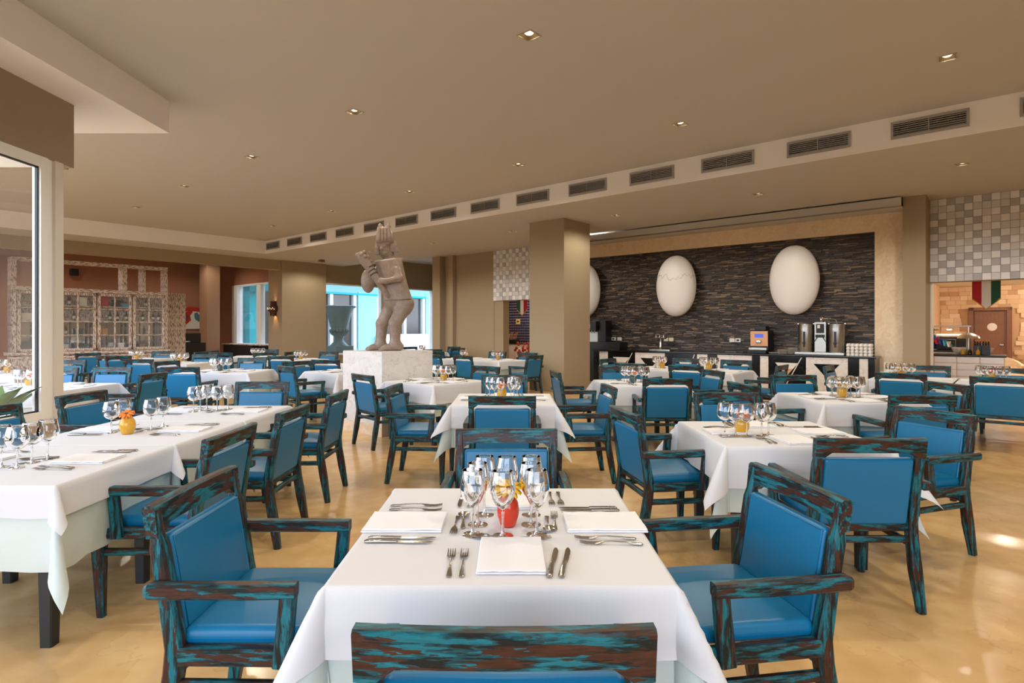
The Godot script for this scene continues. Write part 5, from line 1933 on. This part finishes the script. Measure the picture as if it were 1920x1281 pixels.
	kitchen_lamp(room(-0.2, 2.645, 17.0), 6.0, "kitchen ceiling light over the buffet island")
	kitchen_lamp(room(1.2, 2.645, 19.6), 6.0, "kitchen ceiling light before the kitchen door")
	kitchen_lamp(room(-12.6, 2.645, 15.7), 5.0, "ceiling light of the small kitchen behind the column")
	var ch := thing("tub_chair", room(-0.215, 0, 17.2), room_yaw() + 0.4)
	var cb := MB.new()
	var rings := []
	for i in 13:
		var an := PI * (0.0 + i / 12.0)
		var hgt := 0.62 + 0.2 * sin(an)
		rings.append(PackedVector3Array([Vector3(cos(an) * 0.3, 0.3, -sin(an) * 0.28), Vector3(cos(an) * 0.36, 0.3, -sin(an) * 0.34), Vector3(cos(an) * 0.37, hgt, -sin(an) * 0.36), Vector3(cos(an) * 0.31, hgt, -sin(an) * 0.3)]))
	cb.loft(rings)
	put("shell", cb, M.cream_stone, ch)
	bo("seat", M.cream_stone, ch, -0.3, 0.3, 0.3, 0.44, -0.25, 0.28, 0.03)
	for q in [[-0.24, 0.22], [0.24, 0.22], [-0.2, -0.24], [0.2, -0.24]]:
		bo("leg", M.black, ch, q[0] - 0.02, q[0] + 0.02, 0, 0.31, q[1] - 0.02, q[1] + 0.02)
	tag(ch, "cream tub chair with a curved back by the kitchen door", "chair")
	banner(room(-0.468, 2.45, 14.9), 0.44, 0.62, [M.red, M.white_cloth, M.green], "red, white and green pennant hanging above the kitchen door")
	banner(room(-12.29, 2.45, 14.9), 0.44, 0.56, [M.green, M.white_cloth, M.red], "green, white and red pennant hanging beside the square column")
	# small kitchen behind the column
	var tw := slab("wall_blue_tiled", M.tile_pale, [[-14.85, -13.45, 16.7, 16.8, 0.95, 2.65]])
	var pl := []
	for i in 17:
		for j in 17:
			pl.append(Transform3D(Basis.from_scale(Vector3(0.072, 0.082, 0.02)), Vector3(-14.8 + i * 0.083, 1.0 + j * 0.096, -16.7)))
	scatter("mosaic_tiles", BoxMesh.new(), M.blue_tile, pl, [], tw)
	var es := thing("exit_sign", room(-13.937, 1.723, 16.67), room_yaw())
	bo("plate", M.sign_yellow, es, -0.09, 0.09, -0.1, 0.1, -0.01, 0.01)
	var ar := MB.new()
	ar.loft([PackedVector3Array([Vector3(-0.06, 0, 0.01), Vector3(0.0, 0.055, 0.01), Vector3(0.0, -0.055, 0.01)]), PackedVector3Array([Vector3(-0.06, 0, 0.015), Vector3(0.0, 0.055, 0.015), Vector3(0.0, -0.055, 0.015)])])
	ar.box(Vector3(0.025, 0, 0.012), Vector3(0.06, 0.045, 0.006))
	put("arrow", ar, M.black, es)
	tag(es, "small yellow arrow sign on the dark mosaic wall", "sign")
	var sc := thing("show_counter", room(-13.272, 0, 15.4), room_yaw())
	bo("countertop", M.black, sc, -0.34, 0.36, 0.92, 0.95, -0.6, 0.03, 0.006)
	for j in 7:
		for i in 2:
			var f := MB.new()
			f.rbox(Vector3(-0.155 + 0.31 * i + 0.01, 0.07 + 0.125 * j, 0.0), Vector3(0.3, 0.118, 0.03), 0.008, 0, Basis(), 1)
			put("tile", f, M.tile_white, sc)
	bo("carcass", M.white_wall, sc, -0.32, 0.34, 0, 0.92, -0.58, -0.01)
	tag(sc, "white tiled show counter in the small kitchen opening", "counter")
	var ba := thing("bread_basket", room(-13.31, 0.95, 15.6), room_yaw())
	bo("basket", M.black, ba, -0.2, 0.22, 0, 0.14, -0.15, 0.1, 0.02)
	for k in 6:
		var f := MB.new()
		f.tube([Vector3(-0.16 + 0.06 * k, 0.12, 0.0), Vector3(-0.13 + 0.075 * k, 0.34 + 0.03 * (k % 3), -0.02)], [0.012], 6)
		put("breadstick", f, M.peach, ba)
	tag(ba, "dark basket of breadsticks on the tiled show counter", "basket")
	var fl := thing("red_flower_display", room(-12.469, 0, 15.2), room_yaw())
	cyl("vase", M.red_glaze, fl, Vector3.ZERO, [[0.001, 0], [0.1, 0], [0.14, 0.3], [0.1, 0.6], [0.001, 0.62]], 16)
	for k in 40:
		var f := MB.new()
		f.ball(Vector3(rng.randf_range(-0.3, 0.3), 0.62 + rng.randf_range(-0.25, 0.35), rng.randf_range(-0.2, 0.2)), Vector3.ONE * rng.randf_range(0.03, 0.06), 8, 5)
		put("bloom", f, [M.flower_red, M.flower_red, M.petal_core][k % 3], fl)
	tag(fl, "dark red dried flower display by the square column", "flowers")


func banner(at: Vector3, w: float, h: float, cs: Array, label: String) -> void:
	var t := thing("pennant", at, room_yaw())
	for k in 3:
		var m := MB.new()
		var rings := []
		for i in 5:
			var x := -w / 2 + w / 3 * (k + i / 4.0)
			var low := -h + (0.34 * h) * absf(x) / (w / 2)
			var zz := 0.012 * sin(x * 14.0)
			rings.append(PackedVector3Array([Vector3(x, low, zz), Vector3(x, 0, zz), Vector3(x, 0, zz + 0.006), Vector3(x, low, zz + 0.006)]))
		m.loft(rings)
		put("stripe", m, cs[k], t)
	var e := MB.new()
	e.tube([Vector3(-w / 2, -h * 0.66, 0.004), Vector3(0, -h, 0.004), Vector3(w / 2, -h * 0.66, 0.004)], [0.014], 6)
	put("fringe", e, M.gold, t)
	var r := MB.new()
	r.tube([Vector3(-w / 2 - 0.03, 0.0, 0.003), Vector3(w / 2 + 0.03, 0.0, 0.003)], [0.01], 8)
	put("rod", r, M.gold, t)
	for x in [-w / 2, w / 2]:
		var s := MB.new()
		s.tube([Vector3(x, 0, 0.003), Vector3(x, 0.2, 0.003)], [0.003], 5)
		put("cord", s, M.gold, t)
	tag(t, label, "pennant", "tricolour pennants")


# ---------- the far side: cabinet, console, urn ----------
func build_bar() -> void:
	var t := thing("display_cabinet")
	t.transform = Transform3D(Basis(RB, Vector3.UP, RX).orthonormalized(), room(-21.1, 0, 5.42))
	var w := 1.985
	# base with planks
	bo("worktop", M.wash_h, t, -w - 0.06, w + 0.06, 0.7, 0.79, -0.6, 0.06, 0.01)
	bo("ledge", M.wash_h, t, -w, w, 0.6, 0.68, -0.5, 0.0, 0.008)
	for k in 20:
		var m := MB.new()
		m.rbox(Vector3(-w + 2 * w * (k + 0.5) / 20, 0.3, -0.05), Vector3(2 * w / 20 - 0.006, 0.6, 0.03), 0.004, 0, Basis(), 1)
		put("plank", m, M.wash_v, t)
	bo("carcass", M.wash_v, t, -w, w, 0, 0.6, -0.5, -0.07)
	# posts and rails of the frame
	for q in [[-w, -w + 0.13, 0.79, 3.42], [-1.40, -1.3, 2.55, 3.4], [0.70, 0.83, 2.6, 3.4], [1.26, 1.34, 2.6, 3.4], [w - 0.08, w, 0.79, 3.42]]:
		var po := bo("post", M.wash_v, t, q[0], q[1], q[2], q[3], -0.42, -0.0, 0.008)
	bo("top_rail", M.wash_h, t, -w, w, 3.36, 3.45, -0.42, 0.02, 0.01)
	bo("middle_rail", M.wash_h, t, -w, w, 2.53, 2.64, -0.42, 0.02, 0.01)
	bo("side_panel", M.wash_v, t, -w, -w + 0.03, 0.79, 2.55, -0.42, 0.0)
	bo("side_panel", M.wash_v, t, w - 0.03, w, 0.79, 2.55, -0.42, 0.0)
	for k in 24:
		bo("back_plank", M.wash_v, t, -w + 2 * w * k / 24.0 + 0.003, -w + 2 * w * (k + 1) / 24.0 - 0.003, 1.68, 2.55, -0.45, -0.43)
	bo("mirror", M.mirror, t, -w + 0.05, w - 0.05, 0.8, 1.67, -0.44, -0.43)
	for y in [1.24, 1.68, 2.12]:
		bo("shelf", M.wash_h, t, -w + 0.04, w - 0.04, y - 0.012, y + 0.012, -0.42, -0.04)
	for k in 4:
		var x0 := -w + 0.14 + (2 * w - 0.2) * k / 4.0
		var x1 := -w + 0.1 + (2 * w - 0.2) * (k + 1) / 4.0
		var dn := Node3D.new()
		dn.name = "door"
		t.add_child(dn, true)
		var f := MB.new()
		for q in [[x0, x0 + 0.075, 0.8, 2.52], [x1 - 0.075, x1, 0.8, 2.52], [x0, x1, 0.8, 0.88], [x0, x1, 2.44, 2.52]]:
			f.span(Vector3(q[0], q[2], -0.012), Vector3(q[1], q[3], 0.024))
		put("door_frame", f, M.wash_v, dn)
		var xm := (x0 + x1) / 2
		bo("muntin", M.wash_v, dn, xm - 0.02, xm + 0.02, 0.88, 2.44, -0.01, 0.02)
		for y in [1.27, 1.66, 2.05]:
			bo("muntin", M.wash_h, dn, x0 + 0.07, x1 - 0.07, y - 0.012, y + 0.012, -0.01, 0.016)
		bo("pane", M.pane, dn, x0 + 0.07, x1 - 0.07, 0.88, 2.44, 0.0, 0.004)
	tag(t, "whitewashed wooden display cabinet with glazed doors and an open upper frame", "cabinet")
	# contents
	var base := t.transform
	var bn := 0
	var rowname := ["bottom", "second", "third", "top"]
	var place_n := ["first", "second", "third", "fourth", "fifth", "sixth", "seventh", "eighth"]
	var spots := [[-1.55, 2], [-0.82, 2], [-0.62, 3], [-0.5, 2], [0.42, 2], [0.62, 2], [0.86, 2], [1.42, 3], [1.5, 1], [1.32, 2], [1.62, 2], [-0.7, 1], [0.1, 2], [1.78, 2]]
	for s in spots:
		var y: float = [0.81, 1.252, 1.692, 2.132][s[1]]
		var o := thing("wine_bottle", base * Vector3(s[0], y, -0.2), 0)
		cyl("body", M.green_bottle if bn % 2 else M.brown_bottle, o, Vector3.ZERO, [[0.001, 0.0], [0.038, 0.0], [0.04, 0.01], [0.04, 0.19], [0.016, 0.24], [0.014, 0.31], [0.001, 0.31]], 14)
		cyl("paper_label", M.paper, o, Vector3.ZERO, [[0.0405, 0.06], [0.0408, 0.061], [0.0408, 0.14], [0.0405, 0.141]], 14)
		tag(o, "%s dark wine bottle inside the cabinet, on the %s shelf" % [ORD[bn], rowname[s[1]]], "bottle", "wine bottles on the %s cabinet shelf" % rowname[s[1]])
		bn += 1
	var gs := [[-0.72, 2], [-0.35, 2], [0.15, 2], [0.3, 2], [0.72, 2], [1.45, 2], [1.55, 3], [-1.7, 3], [-1.62, 3], [-0.85, 3]]
	for k in gs.size():
		var y: float = [0.81, 1.252, 1.692, 2.132][gs[k][1]]
		glass_at(1, 0, 0, "")
		var gl: Node3D = get_child(get_child_count() - 1)
		gl.position = base * Vector3(gs[k][0], y, -0.12)
		tag(gl, "%s stemmed glass displayed inside the whitewashed cabinet" % ORD[k], "wine glass", "glasses in the cabinet")
	var items := [["box", -0.28, 3, 0.2, 0.26, M.paper, "pale gift box with a heart shape on the top shelf"], ["box", 0.28, 3, 0.2, 0.3, M.red, "tall red box on the top cabinet shelf"], ["box", 0.62, 3, 0.26, 0.2, M.black, "dark box on the top cabinet shelf"], ["box", 0.80, 3, 0.22, 0.1, M.cyan, "flat cyan box on the top cabinet shelf"], ["box", -1.62, 2, 0.3, 0.2, M.paper, "pale folded cloth on the cabinet shelf behind glass"], ["box", -0.36, 1, 0.16, 0.2, M.green_glaze, "small dark picture box on the second shelf"], ["box", 0.12, 1, 0.16, 0.24, M.peach, "peach carton on the second cabinet shelf"], ["box", 0.28, 1, 0.14, 0.2, M.copper, "copper coloured tin on the second cabinet shelf"], ["box", -1.55, 0, 0.36, 0.28, M.green_glaze, "grey green box on the bottom shelf behind glass"], ["box", 0.16, 0, 0.2, 0.12, M.flower_red, "red tin on the bottom cabinet shelf"], ["box", -0.9, 0, 0.1, 0.14, M.gold, "small golden jar on the bottom cabinet shelf"], ["box", -0.72, 0, 0.16, 0.18, M.porcelain, "white crockery piece on the bottom cabinet shelf"], ["box", -0.34, 0, 0.3, 0.2, M.green_glaze, "grey glassware heap on the bottom cabinet shelf"], ["box", 0.72, 0, 0.14, 0.2, M.porcelain, "white mug on the bottom cabinet shelf"], ["box", 1.3, 0, 0.16, 0.16, M.brown_wall, "brown jar on the bottom cabinet shelf"]]
	for q in items:
		var o := thing("display_box", base * Vector3(q[1], [0.81, 1.252, 1.692, 2.132][q[2]], -0.22), base.basis.get_euler().y)
		bo("body", q[5], o, -q[3] / 2, q[3] / 2, 0, q[4], -0.08, 0.08, 0.02)
		bo("lid", q[5], o, -q[3] / 2 - 0.006, q[3] / 2 + 0.006, q[4] - 0.03, q[4] + 0.008, -0.086, 0.086, 0.006)
		tag(o, q[6], "box", "things displayed in the cabinet")
	# weathered post panel and waiter station beyond
	var wp := thing("weathered_panel")
	wp.transform = Transform3D(base.basis, room(-22.4, 0, 8.153))
	for k in 3:
		bo("board", M.wash_v, wp, -0.28 + 0.19 * k, -0.095 + 0.19 * k, 0, 2.7, -0.06, 0.0, 0.006)
	tag(wp, "tall weathered board panel standing beside the display cabinet", "panel")
	var st := thing("waiter_station")
	st.transform = Transform3D(base.basis, room(-22.6, 0, 8.76))
	bo("cabinet", M.black, st, -0.45, 0.45, 0, 0.95, -0.4, 0.0, 0.01)
	bo("shelf", M.wash_h, st, -0.8, -0.1, 0.98, 1.02, -0.4, 0.02)
	bo("rack", M.black, st, -0.2, 0.3, 0.95, 1.3, -0.35, -0.05, 0.02)
	tag(st, "dark waiter station beside the weathered panel", "cabinet")
	var pc := thing("abstract_painting")
	pc.transform = Transform3D(base.basis, room(-25.97, 1.9, 10.066))
	bo("canvas", M.paper, pc, -0.55, 0.55, -0.45, 0.45, 0.0, 0.03)
	for q in [[[-0.5, 0.25], [-0.2, 0.38], [0.2, 0.36], [0.52, 0.26], M.flower_red, 0.09], [[-0.42, -0.3], [-0.2, -0.05], [-0.25, 0.15], [-0.05, 0.3], M.flower_red, 0.13], [[-0.35, -0.05], [-0.3, 0.05], [-0.28, 0.1], [-0.25, 0.14], M.urn, 0.13], [[0.1, 0.22], [0.14, 0.1], [0.18, 0.0], [0.26, -0.12], M.urn, 0.11], [[0.42, 0.2], [0.45, 0.0], [0.48, -0.1], [0.5, -0.2], M.flower_red, 0.08]]:
		var m := MB.new()
		var s := []
		for k in 4:
			s.append([Vector3(q[k][0], q[k][1], 0.032), q[5] * 1.9 * [0.6, 1.0, 1.1, 0.5][k], 0.004])
		m.bar(s, Vector3.BACK, 0.001)
		put("brushstroke", m, q[4], pc)
	tag(pc, "abstract painting of red and blue strokes on the far wall", "painting")
	var cn := thing("console_cabinet")
	cn.transform = Transform3D(room_basis(), room(-23.111, 0, 10.8))
	bo("top", M.wash_h, cn, -1.75, 1.6, 0.82, 0.86, -0.3, 0.04, 0.006)
	bo("body", M.table_wood, cn, -1.7, 0.75, 0, 0.82, -0.3, 0.0, 0.006)
	bo("body", M.table_wood, cn, 0.75, 1.55, 0, 0.46, -0.3, 0.0, 0.006)
	bo("back", M.table_wood, cn, 0.75, 1.55, 0.46, 0.82, -0.3, -0.28)
	bo("side", M.table_wood, cn, 1.5, 1.55, 0.46, 0.82, -0.28, 0.0)
	tag(cn, "long dark console under the turquoise window", "cabinet")
	var spk := thing("loudspeaker")
	spk.transform = Transform3D(base.basis, room(-25.72, 3.481, 5.946))
	bo("box", M.black, spk, -0.12, 0.12, -0.12, 0.12, -0.1, 0.12, 0.02)
	bo("bracket", M.black, spk, -0.03, 0.03, -0.03, 0.03, -0.22, -0.1)
	tag(spk, "small black loudspeaker on the brown wall above the cabinet", "loudspeaker")
	# wall sconce on the column
	var sc := thing("wall_sconce", room(-20.763, 2.196, 10.83), room_yaw())
	cyl("shade", M.sconce, sc, Vector3.ZERO, [[0.11, -0.27], [0.115, -0.14], [0.19, -0.07], [0.2, 0.02], [0.17, 0.09], [0.115, 0.13], [0.11, 0.27], [0.1, 0.27], [0.105, 0.13], [0.18, 0.02], [0.17, -0.07], [0.105, -0.14], [0.1, -0.27]], 22)
	cyl("bulb", M.bulb, sc, Vector3(0.0, -0.06, 0), [[0.001, -0.04], [0.03, -0.03], [0.04, 0.0], [0.03, 0.04], [0.001, 0.05]], 12)
	for k in 10:
		var h := MB.new()
		var an := 0.35 + 0.25 * k
		h.ball(Vector3(cos(an) * 0.198, -0.02 + 0.04 * (k % 2), sin(an) * 0.198), Vector3.ONE * 0.012, 6, 4)
		put("glass_bead", h, M.bulb, sc)
	var ol := OmniLight3D.new()
	ol.name = "sconce_glow"
	sc.add_child(ol)
	ol.position = Vector3(0, -0.06, 0)
	ol.light_energy = 1.2
	ol.light_color = Color(1, 0.7, 0.42)
	ol.light_size = 0.03
	ol.omni_attenuation = 2.0
	ol.omni_range = 12
	ol.shadow_enabled = true
	tag(sc, "brown pierced clay wall lamp glowing on the column", "wall lamp")
	# the big urn outside the window
	var u := thing("garden_urn", Vector3(-7.181, 0.2, -24.6), room_yaw())
	bo("pedestal", M.urn, u, -0.42, 0.42, -0.25, 0.55, -0.42, 0.42, 0.01)
	cyl("foot", M.urn, u, Vector3(0, 0.55, 0), [[0.36, 0.0], [0.36, 0.04], [0.2, 0.2], [0.16, 0.3], [0.19, 0.34], [0.2, 0.4], [0.17, 0.43]], 28)
	var lobes := MB.new()
	for k in 16:
		var an := TAU * k / 16
		lobes.tube([Vector3(cos(an) * 0.17, 0.98, sin(an) * 0.17), Vector3(cos(an) * 0.3, 1.07, sin(an) * 0.3), Vector3(cos(an) * 0.345, 1.17, sin(an) * 0.345), Vector3(cos(an) * 0.3, 1.27, sin(an) * 0.3)], [0.05, 0.066, 0.068, 0.04], 8)
	put("lobes", lobes, M.urn, u)
	cyl("bowl", M.urn, u, Vector3.ZERO, [[0.17, 0.97], [0.31, 1.1], [0.33, 1.24], [0.36, 1.35], [0.42, 1.6], [0.5, 1.9], [0.58, 2.08], [0.66, 2.16], [0.67, 2.2], [0.64, 2.22], [0.5, 2.1], [0.1, 1.6], [0.001, 1.6]], 32)
	var eg := MB.new()
	for k in 48:
		var an := TAU * k / 48
		eg.ball(Vector3(cos(an) * 0.655, 2.17, sin(an) * 0.655), Vector3.ONE * 0.03, 6, 4)
	put("rim_beading", eg, M.urn, u).set_meta("kind", "stuff")
	tag(u, "huge blue green fluted garden urn outside the courtyard window", "urn")


func build_small() -> void:
	# potted plants on the patio, right behind the glass
	var spots := [[-5.42, -6.08, 0.7, 9], [-5.75, -4.6, 0.85, 9], [-5.8, -3.0, 0.9, 9], [-6.5, -5.9, 0.7, 8]]
	var nm := ["beside the glass corner post", "second from the glass corner", "third from the glass corner", "standing back from the glass"]
	for k in spots.size():
		var s: Array = spots[k]
		var t := thing("potted_plant", Vector3(s[0], 0, s[1]))
		cyl("pot", M.brown_wall, t, Vector3.ZERO, [[0.001, 0], [0.13, 0], [0.18, 0.32], [0.17, 0.34], [0.15, 0.32], [0.001, 0.3]], 20)
		for j in s[3]:
			var an: float = 2.4 * j + 0.6 * k
			var le := rng.randf_range(0.3, 0.42)
			var root := Vector3(cos(an) * 0.05, 0.32, sin(an) * 0.05)
			var el := rng.randf_range(0.75, 1.25)
			var dir := Vector3(cos(an) * cos(el), sin(el), sin(an) * cos(el))
			var side := Vector3(-sin(an), 0, cos(an))
			var stem_l: float = s[2] * rng.randf_range(0.3, 0.6)
			var m := MB.new()
			var rings := []
			for i in 9:
				var q := i / 8.0
				var c := root + dir * (stem_l + le * q) + Vector3(cos(an), -0.6, sin(an)) * 0.1 * q * q
				var hw := 0.075 * sin(PI * pow(clampf(q, 0.03, 0.97), 0.75))
				var up := side.cross(dir).normalized()
				rings.append(PackedVector3Array([c - side * hw + up * hw * 0.35, c + up * -0.003, c + side * hw + up * hw * 0.35, c + up * 0.003]))
			m.loft(rings, true)
			var lf := put("leaf", m, M.leaf, t)
			var sm := MB.new()
			sm.tube([root - Vector3(0, 0.05, 0), root + dir * stem_l], [0.007, 0.005], 6)
			put("stalk", sm, M.stem_green, lf)
		tag(t, "broad leaved green potted plant %s" % nm[k], "plant", "potted plants behind the patio glass")
